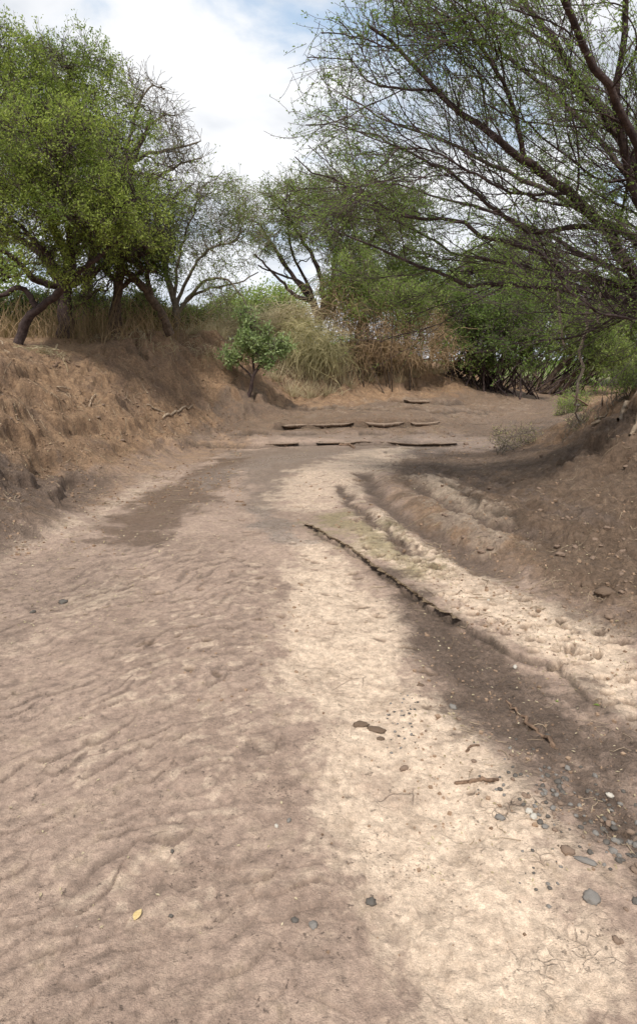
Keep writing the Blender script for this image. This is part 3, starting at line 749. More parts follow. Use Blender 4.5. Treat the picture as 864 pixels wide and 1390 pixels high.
# ------------------------------------------------------------------ left bank trees
# leaning tree at the left edge
tree('leaning_tree', 'leafy tree whose bare curved trunk leans right from the left edge of the bank', 'tree', 101,
     [L([(22,474,11.6),(32,445,11.6),(52,420,11.5),(78,400,11.4),(92,380,11.3),(100,350,11.3)], 0, .085, .055),
      L([(92,380,11.3),(120,360,11.2),(150,335,11.2),(163,325,11.2)], 0, .06, .03),
      L([(100,350,11.3),(90,300,11.2),(80,240,11.0),(95,180,10.9)], 0, .06, .02),
      L([(52,420,11.5),(30,390,11.5),(0,400,11.4),(-30,380,11.3)], 0, .06, .03),
      L([(92,380,11.3),(60,340,11.2),(20,300,11.1),(-20,270,11)], 0, .06, .02),
      L([(100,350,11.3),(140,300,11.1),(180,270,11.0)], 0, .05, .02)],
     [B(60,300,11.0,80,60,1.2), B(120,260,10.9,70,55,1.1), B(20,200,10.9,80,60,1.2), B(160,300,11.0,55,38,.9), B(70,370,11.3,50,22,.6), B(110,180,10.8,55,40,.9)],
     75, 620, 8, .36, 'leaf_left', ('bark_dark', 'twig'), nleaf=12, lsize=.046, drop=.8, lw=.5, lt0=.35)
# big tree, thick trunk
tree('broad_tree', 'tallest broad crowned leafy tree with a thick dark trunk on the left bank', 'tree', 102,
     [L([(90,463,13.2),(88,430,13.2),(87,400,13.2),(92,370,13.1),(100,330,13.1)], 0, .20, .11),
      L([(100,330,13.1),(98,270,13),(90,190,13),(95,110,12.9)], 0, .12, .03),
      L([(88,400,13.2),(60,350,13.1),(20,320,13),(-30,290,13)], 0, .12, .04),
      L([(92,385,13.1),(125,372,13),(150,352,13),(190,345,12.8)], 0, .10, .04),
      L([(100,330,13.1),(150,270,13),(190,200,12.9),(205,160,12.9)], 0, .10, .02),
      L([(92,350,13.1),(50,250,12.9),(20,150,12.8)], 0, .10, .02),
      L([(88,390,13.2),(50,380,12.7),(20,350,12.4),(0,340,12.2)], 0, .09, .04)],
     [B(90,130,13,75,55,1.6), B(20,120,13,70,65,1.6), B(140,190,13,70,60,1.5), B(60,230,13.1,110,70,1.8), B(170,260,12.8,75,60,1.4), B(120,90,13,45,30,1), B(-60,220,13.3,80,110,1.8),
      B(190,320,12.8,55,45,1.2), B(40,80,13,45,28,1), B(60,60,13,10,8,.5)],
     150, 1350, 9, .38, 'leaf_left', ('bark_dark', 'twig'), nleaf=12, lsize=.046, drop=.8, lw=.5, r1=.02, lt0=.35)
# slender trunks between
tree('crooked_tree', 'crooked pale trunked tree with a bough arching down to the right, behind the bank top', 'tree', 103,
     [L([(232,455,13.6),(222,430,13.5),(205,405,13.4),(185,380,13.3),(165,362,13.2)], 0, .10, .07),
      L([(165,362,13.2),(150,350,13.2),(135,340,13.1),(130,310,13)], 0, .06, .03),
      L([(150,350,13.2),(175,352,13.1),(195,366,13.0),(212,369,12.9)], 0, .045, .02),
      L([(205,405,13.4),(200,360,13.4),(210,310,13.3),(215,270,13.3)], 0, .06, .02)],
     [B(150,340,13,40,35,.8), B(205,310,13.3,40,50,.9), B(120,395,13.2,35,25,.7)],
     30, 260, 6, .35, 'leaf_mid', ('bark', 'twig'), nleaf=4, lsize=.055, drop=.6)
tree('upright_tree', 'upright dark trunk wrapped in dry stems right of the thick trunk', 'tree', 104,
     [L([(152,458,13.4),(156,430,13.4),(160,395,13.4),(163,360,13.3),(170,300,13.2)], 0, .14, .06),
      L([(160,395,13.4),(190,370,13.5),(230,340,13.6)], 0, .06, .02), L([(160,385,13.4),(130,350,13.5),(110,300,13.6)], 0, .06, .02)],
     [B(165,330,13.4,60,50,1.0), B(210,350,13.6,35,40,.8)],
     30, 300, 6, .35, 'leaf_dark', ('bark', 'twig'), nleaf=5, lsize=.06, drop=.5)
# thorn tree whose nearly bare boughs stick out of the crown
tree('thorn_tree', 'nearly bare thorn tree whose grey boughs reach out right of the big green crown', 'tree', 105,
     [L([(110,460,15),(120,380,15),(140,300,15),(165,230,15)], 0, .14, .08),
      L([(165,230,15),(190,190,15),(215,160,15),(235,155,15)], 0, .06, .015),
      L([(165,230,15),(200,210,15),(240,200,15),(270,195,15)], 0, .06, .015),
      L([(150,270,15),(200,250,15),(240,225,14.8),(272,215,14.8)], 0, .06, .015),
      L([(165,230,15),(180,170,15),(200,120,15),(225,120,15)], 0, .05, .015),
      L([(150,270,15),(190,280,15),(230,270,15),(262,250,15)], 0, .05, .015)],
     [B(215,165,15,48,30,1.2), B(245,215,15,32,26,1.1), B(190,130,15,38,22,1.1), B(225,260,15,45,40,1.1), B(170,100,15,25,14,.8)],
     90, 330, 4, .42, 'leaf_mid', ('bark_grey', 'twig_grey'), nleaf=3, lsize=.05, drop=.7, r1=.022, trop3=(.05, 0, .03), r3=.004,
     bare=lambda e: (e[:, 2] > 4.5) & (vnoise(e[:, 0] * 2, e[:, 2] * 2, 5) > -.15))
# open small acacia in the middle
tree('slender_acacia', 'open slender acacia with arching boughs and sparse feathery leaves, behind the bank crest', 'tree', 106,
     [L([(238,450,15.2),(240,430,15.2),(236,405,15.2),(225,370,15.2),(222,320,15.2)], 0, .09, .05),
      L([(238,420,15.2),(250,390,15.2),(272,350,15.1),(290,335,15.1),(310,330,15.1)], 0, .05, .02),
      L([(238,430,15.2),(260,400,15.2),(282,380,15.1),(305,378,15),(322,395,14.9),(338,420,14.9)], 0, .055, .012),
      L([(236,405,15.2),(245,340,15.2),(262,290,15.2),(270,260,15.2)], 0, .045, .015),
      L([(245,415,15.2),(275,395,15.3),(320,385,15.4),(350,370,15.5)], 0, .04, .012),
      L([(225,370,15.2),(232,320,15.3),(250,280,15.4)], 0, .04, .012)],
     [B(300,265,15.2,42,28,1.0), B(265,300,15.2,45,45,1.0), B(325,290,15.2,32,38,1.0), B(235,330,15.2,35,55,.9), B(290,350,15.2,45,40,.9), B(320,250,15.2,15,12,.5), B(300,400,15.2,40,25,.8)],
     60, 420, 6, .40, 'leaf_mid', ('bark_grey', 'twig_grey'), nleaf=5, lsize=.05, drop=.8, r1=.018)
# umbrella acacia beyond the bend
tree('umbrella_acacia', 'flat crowned acacia with many bare stems fanning up from behind the dry bushes', 'tree', 107,
     [L([(432,440,19),(425,410,19),(405,385,19),(380,350,19),(355,310,19)], 0, .12, .03),
      L([(432,440,19),(440,400,19),(425,350,19),(400,310,19),(385,280,19)], 0, .10, .03),
      L([(432,440,19),(448,400,19),(455,350,19),(470,300,19)], 0, .10, .03),
      L([(425,410,19),(400,400,18.8),(370,370,18.6),(345,345,18.5)], 0, .07, .02),
      L([(432,430,19),(415,380,19.3),(395,340,19.5),(390,300,19.6)], 0, .07, .02),
      L([(440,420,19),(470,370,19),(510,320,19),(540,290,19)], 0, .09, .02),
      L([(430,420,19),(412,385,18.8),(385,375,18.7),(350,360,18.6)], 0, .05, .02)],
     [B(400,275,19,60,28,2.2), B(470,275,19,70,32,2.2), B(350,310,19,36,26,1.6), B(540,290,19,50,38,2), B(440,310,19,55,30,1.8), B(370,335,18.8,40,22,1.2), B(500,330,19,60,36,1.6), B(425,250,19,35,12,1.4)],
     110, 800, 7, .5, 'leaf_mid', ('bark_dark', 'twig_grey'), nleaf=10, lsize=.058, drop=.9, r1=.024, r3=.004)
# ------------------------------------------------------------------ bushes on the outer bend
bush('creeper_bush', 'tall bush with pale green top and brown hanging stems at the outer bend', 'bush', 201, 1.3, 18.6,
     [B(480,365,18.2,42,36,1.4), B(520,395,17.8,36,26,1.1), B(560,405,17.8,34,24,1.1), B(450,400,18.2,22,28,1.0), B(500,420,17.5,36,16,.7)],
     60, 520, 6, .42, 'leaf_fresh', ('bark', 'twig_grey'), nleaf=9, lsize=.06, spread=.9, drop=.7)
bush('fresh_bush', 'bright yellow green bush catching the light behind the brown creeper', 'bush', 202, 2.8, 20.5,
     [B(545,370,20.5,36,34,1.2), B(590,400,20.5,36,36,1.2), B(520,400,20.6,28,28,1.0)],
     40, 420, 6, .42, 'leaf_fresh', ('bark', 'twig_grey'), nleaf=8, lsize=.08, spread=.8)
bush('thicket_bush', 'dense dark green thicket overhanging the bed where it bends right', 'bush', 203, 4.9, 20.5,
     [B(640,430,19.8,48,42,1.6), B(700,430,19.6,42,44,1.5), B(660,475,19.2,48,28,1.2), B(720,470,19.4,30,32,1.1), B(610,450,20,28,42,1.2)],
     110, 1000, 7, .42, 'leaf_dark', ('bark_dark', 'twig'), nleaf=7, lsize=.075, spread=1.2, drop=.7, r0=.03)
bush('tall_thicket', 'light green taller bush rising behind the dark thicket', 'bush', 204, 6.3, 24,
     [B(660,370,24,60,40,2.0), B(720,360,24,50,50,2.0), B(620,385,24,38,32,1.4), B(760,400,24.5,45,55,2), B(690,330,24.5,42,22,1.5)],
     80, 900, 7, .55, 'leaf_fresh', ('bark', 'twig'), nleaf=7, lsize=.09, spread=1.5, r3=.005, drop=.8)
bush('leaning_bush', 'green bush with three thick dark stems leaning right beside the bend', 'bush', 205, 7.3, 23.2,
     [B(790,450,22.5,45,35,1.6), B(760,480,23,25,16,1.0), B(820,480,22,40,28,1.4)],
     36, 500, 6, .5, 'leaf_mid', ('bark_dark', 'twig'), nleaf=6, lsize=.09, spread=.9, r0=.03)
for k, (pp, rr) in enumerate([([(735,534),(752,505),(780,478),(800,465)], .11), ([(738,534),(765,512),(795,495),(812,470)], .13), ([(760,534),(775,510),(790,498),(800,485)], .08), ([(737,532),(728,512),(722,505)], .07)]):
    pass
bush('far_right_bush', 'hazy light green bush seen past the hanging vines at the right edge', 'bush', 206, 10.5, 26,
     [B(830,420,26,50,55,2.2), B(880,440,26,50,60,2.2), B(840,480,26,45,30,1.6)],
     50, 800, 6, .6, 'leaf_fresh', ('bark', 'twig_grey'), nleaf=7, lsize=.11, spread=1.4, r3=.006)
bush('far_bank_bush', 'low olive bush filling the gap behind the small sapling', 'bush', 207, -2.0, 19,
     [B(330,440,19,32,20,1.0), B(300,430,19.5,40,20,1.2), B(360,430,20,35,16,1.0)],
     40, 420, 6, .42, 'leaf_mid', ('bark_grey', 'twig_grey'), nleaf=5, lsize=.07, spread=1.0)
# small sapling on the slope
tree('small_sapling', 'small fresh green sapling with a bent thin trunk growing on the slope', 'sapling', 301,
     [L([(333,548,14.55),(340,530,14.55),(343,512,14.5),(352,497,14.5)], 0, .055, .035),
      L([(343,512,14.5),(325,495,14.5),(312,488,14.4)], 0, .028, .012), L([(352,497,14.5),(362,480,14.5),(375,470,14.5)], 0, .028, .012), L([(345,508,14.5),(342,470,14.5),(340,440,14.5)], 0, .03, .012)],
     [B(315,484,14.4,18,13,.35), B(345,468,14.5,26,16,.45), B(342,442,14.5,18,13,.35), B(378,470,14.4,22,13,.35), B(332,424,14.5,14,9,.3), B(362,492,14.3,16,9,.3), B(330,458,14.3,14,10,.3), B(365,448,14.5,12,8,.25)],
     45, 190, 5, .20, 'leaf_blue', ('bark_dark', 'twig'), nleaf=6, lsize=.075, drop=.6, lw=.5, r1=.012, r2=.006, limbwob=.04)

# ------------------------------------------------------------------ dry creeper and straw on the outer bend
rng = np.random.default_rng(77)
def curtain(name, label, seed, tops, n, ln, mat, droop=.35, wid=.012, cat='creeper'):
    rng = np.random.default_rng(seed); P = blob_pts(rng, tops, n)
    D = nrm(rng.normal(size=P.shape) * np.array([.8, .8, .5]) + np.array([0, -.5, .3]))
    Ln = rng.uniform(ln[0], ln[1], n)
    pts, _ = growp(rng, P, D, Ln, 10, .30, (0, 0, -droop), np.ones(n))
    g = height(pts[:, :, 0].ravel(), pts[:, :, 1].ravel()).reshape(n, 10)
    pts[:, :, 2] = np.maximum(pts[:, :, 2], g + .02)
    root_z = H(tops[0][0][0], tops[0][0][1])
    mb = MB(); mb.ribbons(pts, wid * np.linspace(1, .4, 10)[None] * rng.uniform(.5, 1.4, n)[:, None], rng, rng.random(n))
    o = mb.build(name, M[mat], None, origin=(tops[0][0][0], tops[0][0][1], root_z)); tag(o, label, cat, kind='stuff' if 'rootlets' in name else None); return o
curtain('dry_creeper', 'brown dry creeper stems hanging in a curtain below the tall bush', 401,
        [B(470,435,17.9,32,32,.9), B(515,450,18.0,34,34,.9), B(455,400,18.2,20,30,.6), B(500,480,17.8,50,22,.7), B(545,470,18.0,30,22,.7)], 2300, (.3, 1.2), 'dry_brown', droop=.17, wid=.012)
curtain('rusty_creeper', 'rusty brown tangle of dry stems right of the creeper curtain', 402,
        [B(580,450,18.8,30,34,.7), B(600,480,18.9,28,18,.5), B(560,480,18.2,34,18,.5)], 1300, (.3, 1.0), 'dry_brown', droop=.15, wid=.012)
curtain('straw_creeper', 'pale straw coloured stems spilling over the bank right of the sapling', 403,
        [B(410,450,17.3,32,18,.6), B(435,475,17.0,34,22,.6), B(395,470,17.3,20,22,.5)], 2200, (.4, 1.2), 'dry_green', droop=.20, wid=.012)
curtain('beige_brush', 'beige dry brush above the bank behind the sapling', 404,
        [B(300,445,17.3,40,14,.8), B(360,445,17.6,34,18,.8), B(400,430,18,28,18,.8), B(280,455,16.2,30,8,.6)], 2000, (.4, 1.1), 'dry', droop=.15, wid=.014)
for k_, (lab_, b_) in enumerate([('thin pale rootlets hanging from the middle of the left bank crest', B(180,470,13.3,70,7,.3)), ('thin pale rootlets hanging from the bank crest left of the sapling', B(285,480,14.6,30,10,.3)), ('thin pale rootlets hanging below the leaning trunk at the left edge', B(60,480,11.4,45,8,.3))]): curtain('hanging_rootlets', lab_, 406 + k_, [b_], 90, (.15, .6), 'dry', droop=.4, wid=.010, cat='roots')
# dry stems under the left trees: far too many to count
def undergrowth():
    rng = np.random.default_rng(405); n = 4200
    x = rng.uniform(-9.5, -2.2, n); y = 12.6 + rng.gamma(1.6, 1.0, n) + .15 * (x + 5) ** 2 * .15
    z = height(x, y); k = (z > 1.78) & ((base(x, y - .9) > 1.6) | (x < -6.3)); x, y, z = x[k], y[k], z[k]; n = len(x)
    D = nrm(np.stack([rng.normal(size=n) * .35, rng.normal(size=n) * .3, np.ones(n)], 1))
    pts, _ = growp(rng, np.stack([x, y, z - .03], 1), D, rng.uniform(.25, 1.35, n) * (.6 + .4 * np.clip(vnoise(x * 1.5, y * 1.5, 9) + .5, 0, 1)), 7, .16, (0, 0, -.06), np.ones(n))
    mb = MB(); mb.ribbons(pts, .013 * np.linspace(1, .3, 7)[None] * rng.uniform(.5, 1.5, n)[:, None], rng, rng.random(n))
    o = mb.build('dry_undergrowth', M['dry_brown'], None, origin=(-6, 13, 2)); tag(o, 'tangled dry stems covering the ground under the left bank trees', 'undergrowth', kind='stuff')
    n = 5200; x = rng.uniform(6.0, 30, n); y = rng.uniform(24, 60, n) ; z = height(x, y)
    pts, _ = growp(rng, np.stack([x, y, z - .02], 1), nrm(np.stack([rng.normal(size=n) * .3, rng.normal(size=n) * .3, np.ones(n)], 1)), rng.uniform(.15, .5, n), 5, .1, (0, 0, -.1), np.ones(n))
    mb = MB(); mb.ribbons(pts, .05 * np.linspace(1, .2, 5)[None] * rng.uniform(.5, 1.5, n)[:, None], rng, rng.random(n))
    o = mb.build('grass', M['grass'], None, origin=(12, 30, .8)); tag(o, 'bright green grass beyond the bend at the right', 'grass', kind='stuff')
undergrowth()
# dark bush masses between the left trunks
for k, (px, py, Y, rx, ry, lab, mt) in enumerate([(40,425,15.5,55,32,'low dark bush behind the leaning trunk at the far left','leaf_dark'), (120,425,16,55,30,'low dark bush between the thick trunk and the upright trunk','leaf_dark'),
                                    (195,425,15.6,36,26,'low brown green bush beneath the crooked tree','leaf_mid'), (255,435,17.5,40,16,'low pale bush behind the slender acacia','leaf_mid')]):
    p = W(px, py, Y)
    bush('understory_bush', lab, 'bush', 210 + k, p[0], Y, [B(px,py,Y,rx,ry,1.0)], 50, 420, 6, .35, mt, ('bark', 'twig'), nleaf=5, lsize=.065, spread=1.0, drop=.5)
# straw tufts
protos = [tuft_mesh(500 + k, 150, .7, .30, .10, .010, 'dry') for k in range(3)]
spots = []
for (px, py, Y, s) in [(300,472,15.6,.7),(318,470,15.8,.6),(372,505,16.4,.9),(395,510,16.3,1.0),(420,520,16.4,1.0),(445,528,16.7,.9),(470,520,17.3,.8),(405,490,17.0,1.1),(430,495,17.2,1.1),(385,480,17.3,1.0),
                       (455,500,17.6,1.0),(500,520,18.0,.7),(530,515,18.6,.7),(560,515,18.9,.7),(590,512,19.4,.6),(285,462,15.6,.5),(262,458,15.0,.5),
                       (540,530,18.0,.5),(600,498,20.3,.6),(346,460,16.6,.7)]:
    p = W(px, py, Y); spots.append((p[0], Y, H(p[0], Y), s))
def tuft_label(i): return 'dry straw tuft growing on the outer bank among the bushes'
tufts('dry_grass_tuft', tuft_label, 'grass tuft', 'dry straw tufts along the bank top', spots, protos, 'dry', rng)

# distant tree line
rng = np.random.default_rng(88)
far = []
for k in range(26):
    a = R(-62 + k * 5.0 + rng.uniform(-1.5, 1.5)); d = rng.uniform(42, 75); x, y = d * math.sin(a), d * math.cos(a)
    far.append((x, y, rng.uniform(2.6, 4.4)))
def far_tree(seed):
    rng = np.random.default_rng(seed); root = empty('distant_tree', (0, 0, 0)); mb = MB()
    mb.tubes(resample([(0, 0, -.2), (.1, 0, .5), (0, .1, 1.0)], 6), np.linspace(.09, .05, 6), 6)
    bl = [((rng.normal() * .45, rng.normal() * .4, 1 + rng.random() * .5), .6, .6, .38, 1) for _ in range(6)]
    b, r = to_targets(rng, blob_pts(rng, bl, 60), *skel([(resample([(0, 0, 0), (.1, 0, .5), (0, .1, 1.0)], 8)[None], np.full((1, 8), .05), .3)]), 6, .3, .02, rmin=.004)
    mb.tubes(b, r, 4); mb.build('trunk', M['bark_dark'], root)
    c_ = blob_pts(rng, bl, 3800); lf = MB(); lf.leaves(c_, rng.normal(size=c_.shape), .055 * rng.uniform(.6, 1.3, len(c_)), rng, .6); lf.build('crown', M['leaf_mid'], root)
    return root
fp = [far_tree(600 + k) for k in range(3)]
for i, (x, y, s) in enumerate(far):
    src = fp[i % 3]
    if i < 3: o = src; ch = None
    else:
        o = src.copy(); COL.objects.link(o)
        for c_ in [q for q in bpy.data.objects if q.parent == src]:
            d = c_.copy(); COL.objects.link(d); d.parent = o
    o.location = (x, y, 1.4); o.scale = (s, s, s); o.rotation_euler = (0, 0, i * 1.3)
    tag(o, 'distant bushy tree in the far tree line beyond the banks', 'tree', 'distant trees of the skyline')

# ------------------------------------------------------------------ the overhanging tree on the right bank
M['root'] = plain_mat('root_wood', (.14, .10, .07), (.32, .25, .18), 20, bump=.5)
M['vine'] = plain_mat('vine_pale', (.34, .28, .22), (.52, .45, .37), 30, bump=.4)
def right_tree():
    rng = np.random.default_rng(301)
    bx, by = 5.0, 7.3; bz = H(bx, by)
    root = empty('overhanging_tree', (bx, by, bz), label='big sprawling thorn tree with dark limbs sweeping left over the stream bed from the right', cat='tree')
    base_p = np.array([bx, by, bz - .1]); fork = np.array([4.7, 7.1, bz + .75])
    tk = MB(); lm = MB()
    tk.tubes(resample([base_p, base_p + [-.08, -.05, .4], fork], 8), np.linspace(.34, .24, 8), 10)
    raw = [  # photo px,py,distance ; start radius
        ([(864,372,6.5),(822,309,6.4),(770,263,6.3),(713,220,6.2),(644,166,6.1),(599,123,6.0),(559,86,6.0),(502,34,5.9)], .105, .012),
        ([(864,240,6.3),(827,166,6.1),(793,131,6.0),(765,74,5.9),(747,46,5.8),(713,0,5.7),(690,-60,5.6)], .085, .015),
        ([(822,309,6.4),(765,309,6.5),(713,314,6.6),(667,280,6.7),(616,240,6.8),(576,217,6.9),(500,180,7.0),(450,170,7.0)], .045, .006),
        ([(880,395,6.6),(770,369,6.8),(713,337,6.9),(662,320,7.0),(622,297,7.1),(564,297,7.2),(502,269,7.3),(433,234,7.3),(400,215,7.3)], .062, .006),
        ([(890,425,6.7),(816,400,6.8),(742,389,7.0),(690,392,7.1),(622,386,7.3),(582,366,7.4),(524,343,7.6),(473,326,7.7),(440,300,7.8)], .070, .006),
        ([(880,410,6.9),(800,380,7.2),(736,366,7.4),(667,352,7.6),(610,340,7.8),(540,300,7.9),(470,270,8.0)], .050, .006),
        ([(890,330,6.2),(850,230,6.0),(835,120,5.8),(850,30,5.6),(845,-60,5.4)], .080, .02),
        ([(765,74,5.9),(690,28,6.0),(620,-5,6.1),(560,-40,6.2)], .030, .008),
        ([(713,220,6.2),(690,130,6.0),(650,60,5.9),(610,0,5.8)], .040, .01),
        ([(599,123,6.0),(540,120,6.1),(500,110,6.2),(470,70,6.2)], .022, .005),
        ([(890,300,6.6),(820,200,7.2),(740,120,7.6),(660,60,7.9),(580,20,8.1)], .060, .01),
        ([(890,340,7.0),(800,290,7.6),(700,240,8.0),(600,190,8.4),(520,160,8.6),(470,130,8.6)], .060, .008),
        ([(890,400,7.2),(800,350,7.9),(700,300,8.4),(600,270,8.7),(500,240,8.9)], .050, .008),
        ([(900,280,5.8),(840,150,5.2),(780,40,4.8),(720,-80,4.5)], .060, .02),
        ([(890,440,6.3),(850,432,6.0),(820,427,5.8),(800,415,5.7)], .030, .01),
        ([(770,263,6.3),(700,262,6.1),(640,235,5.9),(590,205,5.8),(530,200,5.8)], .026, .006),
        ([(864,250,6.2),(800,240,6.0),(730,180,5.9),(680,140,5.8)], .030, .006),
    ]
    lim = []
    for pts, ra, rb in raw:
        w = [W(*p) for p in pts]
        if pts[0][0] >= 864: w = [fork + rng.normal(size=3) * .05, fork * .45 + w[0] * .55 + rng.normal(size=3) * .05] + w; ra0 = ra * 1.35
        else: ra0 = ra
        q = resample(w, 26, .08, rng); rd = .68 * ra0 + (rb - .68 * ra0) * np.linspace(0, 1, 26) ** .75
        lm.tubes(q, rd, 8); lim.append((q, rd))
    # limbs outside the picture, so that the tree is whole
    for k in range(7):
        a = R(rng.uniform(-40, 150)); e = fork + np.array([math.cos(a) * 3.2, math.sin(a) * 3.0, rng.uniform(1.5, 4)])
        if k > 3: e = fork + np.array([rng.uniform(-1.5, 1.5), rng.uniform(-2.2, -1), rng.uniform(3.2, 4.5)])
        q = resample([fork, fork * .6 + e * .4 + [0, 0, .5], e], 26, .07, rng); rd = np.linspace(.09, .015, 26); lm.tubes(q, rd, 7); lim.append((q, rd))
    q0 = np.array([q for q, _ in lim]); r0 = np.array([r for _, r in lim])
    tk.build('trunk', M['bark_dark'], root, smooth=True); lm.build('limbs', M['bark_dark'], root, smooth=True)
    T = (-.06, 0, .035)
    b1, s1 = spawn(rng, q0, r0, 13, (.22, 1), (.66, .25), (.7, 2.0), 12, .11, T, rf=.30, rmin=.005, tip=.25, lfall=.45, flat=(1, .8, 1.1))
    b2, s2 = spawn(rng, b1, s1, 7, (.12, 1), (.62, .22), (.35, 1.0), 8, .13, T, rf=.5, rmin=.0026, lfall=.35)
    b3, s3 = spawn(rng, b2, s2, 6, (.15, 1), (.60, .25), (.12, .42), 5, .14, (-.03, 0, .05), rf=.6, rmin=.0018, lfall=.2)
    # the crown ends on a slanting front over the stream bed
    e0 = W(392, 225, 7.2); e1 = W(505, -10, 6.3); sl = (e1[0] - e0[0]) / (e1[2] - e0[2])
    def keep(b, add=0.): q = b[:, -1]; return q[:, 0] > e0[0] + sl * (q[:, 2] - e0[2]) - add + rng.uniform(-.35, .12, len(q))
    k1, k2, k3 = keep(b1, .05), keep(b2), keep(b3); b1, s1, b2, s2, b3, s3 = b1[k1], s1[k1], b2[k2], s2[k2], b3[k3], s3[k3]
    br = MB(); br.tubes(b1, s1, 5); br.build('branches', M['bark_dark'], root, smooth=True)
    tw = MB(); tw.tubes(b2, s2, 3); tw.tubes(b3, s3, 3); tw.build('twigs', M['twig'], root)
    lf = MB()
    for bb, n, t0 in ((b3, 15, .1), (b2, 16, .3)):
        c_, d_ = on_twigs(rng, bb, n, t0, .008, 1.0)
        nz = vnoise(c_[:, 0] * 1.3 + c_[:, 2] * 1.1, c_[:, 1] * 1.3 - c_[:, 2] * 1.3, 12); k = rng.random(len(c_)) > .05 + .8 * ss(.2, -.25, nz)
        lf.leaves(c_[k], d_[k], .025 * rng.uniform(.6, 1.35, k.sum()), rng, .40)
    lf.build('crown', M['leaf_right'], root)
    # exposed roots running down the bank
    for k, pp in enumerate([[(900,535),(860,548),(835,566),(815,588),(800,596)], [(900,550),(868,560),(846,575),(836,592)], [(905,530),(850,545),(812,560),(786,578)], [(900,565),(872,572),(862,590),(852,612)], [(890,520),(858,532),(830,548),(808,552)]]):
        q = resample([np.array([*hit(*p), 0]) for p in pp], 16); q[:, 2] = height(q[:, 0], q[:, 1]) + .035 + .025 * np.sin(np.arange(16) * .9 + k)
        mb = MB(); mb.tubes(q, np.linspace(.050, .018, 16), 6); mb.build('root', M['root'], root, smooth=True)
    # low twigs at the foot
    return root
right_tree()
def vine(seed, pts, r, lab):
    rng = np.random.default_rng(seed); q = resample([W(*p) for p in pts], 30, .22, rng)
    mb = MB(); mb.tubes(q, np.linspace(r, r * .55, 30), 6); b, s = spawn(rng, q[None], np.full((1, 30), r * .6), 5, (.3, 1), (.7, .2), (.1, .3), 6, .2, (0, 0, -.1), rmin=.002); mb.tubes(b, s, 4)
    o = mb.build('hanging_vine', M['vine'], None, smooth=True, origin=q[0]); tag(o, lab, 'vine')
vine(1, [(797,385,6.9),(796,425,6.9),(795,450,6.9),(788,485,7.0),(783,520,7.1),(781,545,7.3),(784,575,8.3)], .017, 'longest pale vine hanging from the lowest limb down to the bank')
vine(2, [(757,392,6.95),(758,415,6.95),(761,440,6.95),(763,460,7.0),(766,468,7.0)], .014, 'shorter pale vine with a hooked end, leftmost of the hanging vines')
vine(3, [(765,388,6.7),(778,402,6.7),(796,410,6.7),(808,425,6.7),(812,436,6.7)], .015, 'looping vine crossing the long hanging vine below the limb')
vine(4, [(815,388,6.6),(813,405,6.6),(812,420,6.6),(810,437,6.6)], .013, 'short straight vine, rightmost of the hanging vines')
# stems of the leaning bush
bank_st = MB()
lb = bpy.data.objects['leaning_bush']
for k, (pp, rr) in enumerate([([(735,536),(750,508),(778,480),(806,462)], .12), ([(742,536),(765,514),(792,500),(815,474)], .14), ([(762,536),(775,514),(792,498)], .10), ([(737,533),(730,516),(721,506)], .08)]):
    mb = MB(); mb.tubes(resample([W(a, b, 22.6) for a, b in pp], 12, .06, np.random.default_rng(k)), np.linspace(rr, rr * .5, 12), 7); mb.build('trunk', M['bark'], lb, smooth=True)
# low shrubs on the right
for k, (px, py, Y, rx, ry, lab) in enumerate([(700,592,10.9,40,15,'sparse low olive shrub creeping on the mud below the right bank'), (775,548,14.5,26,22,'small bright green shrub at the foot of the long vine'),
                                              (848,512,9.4,26,20,'leafy green shrub on top of the right bank by the roots'), (790,575,9.6,24,14,'thin brown twiggy shrub at the end of the exposed roots')]):
    p = W(px, py + ry * .7, Y)
    bush('low_shrub', lab, 'shrub', 230 + k, p[0], Y, [B(px, py, Y, rx, ry, .4)], 26, (70, 140, 70, 60)[k], 4, .16, ('dry_green', 'leaf_fresh', 'leaf_mid', 'dry_green')[k], ('bark_grey', 'twig_grey'), nleaf=(2, 6, 5, 1)[k], lsize=.035, spread=.25, r0=.008, r3=.002)

# ------------------------------------------------------------------ sticks, stones, litter
gstick('stick', 'short knobbly brown stick lying level on the pale mud', [(617,1060),(632,1062),(655,1060),(678,1062)], .0085, .007, mat='drift', wob=.3, seed=3)
gstick('stick', 'long thin dark stick lying diagonally on the brown soil', [(686,955),(700,970),(722,990),(738,1003),(750,1018)], .006, .011, mat='drift', wob=.25, seed=4)
gstick('stick', 'pale forked twig lying on the dark slope at the right', [(718,803),(728,798),(741,790)], .006, .003, seed=5, forks=2)
gstick('stick', 'longest pale bare stick at the foot of the left bank', [(221,564),(240,562),(262,561)], .028, .018, seed=6)
gstick('stick', 'short pale stick just above the longer stick on the left bank', [(199,553),(212,553),(224,556)], .020, .014, seed=7)
gstick('stick', 'crooked upright twig stuck in the left bank', [(122,560),(124,552),(130,542)], .014, .008, seed=8, lift=.02)
gstick('stick', 'forked pale twig on the upper left bank', [(78,532),(85,535),(96,531)], .013, .006, seed=9, forks=2)
gstick('stick', 'dark curved root poking out of the upper left bank', [(70,500),(90,499),(104,505),(114,512)], .030, .012, seed=10, mat='drift')
gstick('stick', 'small pale stick lying near the left edge below the bank', [(-2,468),(8,480),(14,484)], .018, .010, seed=11)
gstick('stick', 'short stub of a stick on the pale mud above the level stick', [(632,1022),(640,1019),(649,1016)], .006, .004, seed=12, mat='drift')
gstick('stick', 'straight straw coloured twig across the dark slope', [(734,800),(752,786)], .003, .002, seed=13)
gstick('stick', 'bent dark branch lying at the foot of the right bank roots', [(782,548),(795,562),(812,570),(826,576)], .018, .008, seed=14, mat='drift', forks=3)
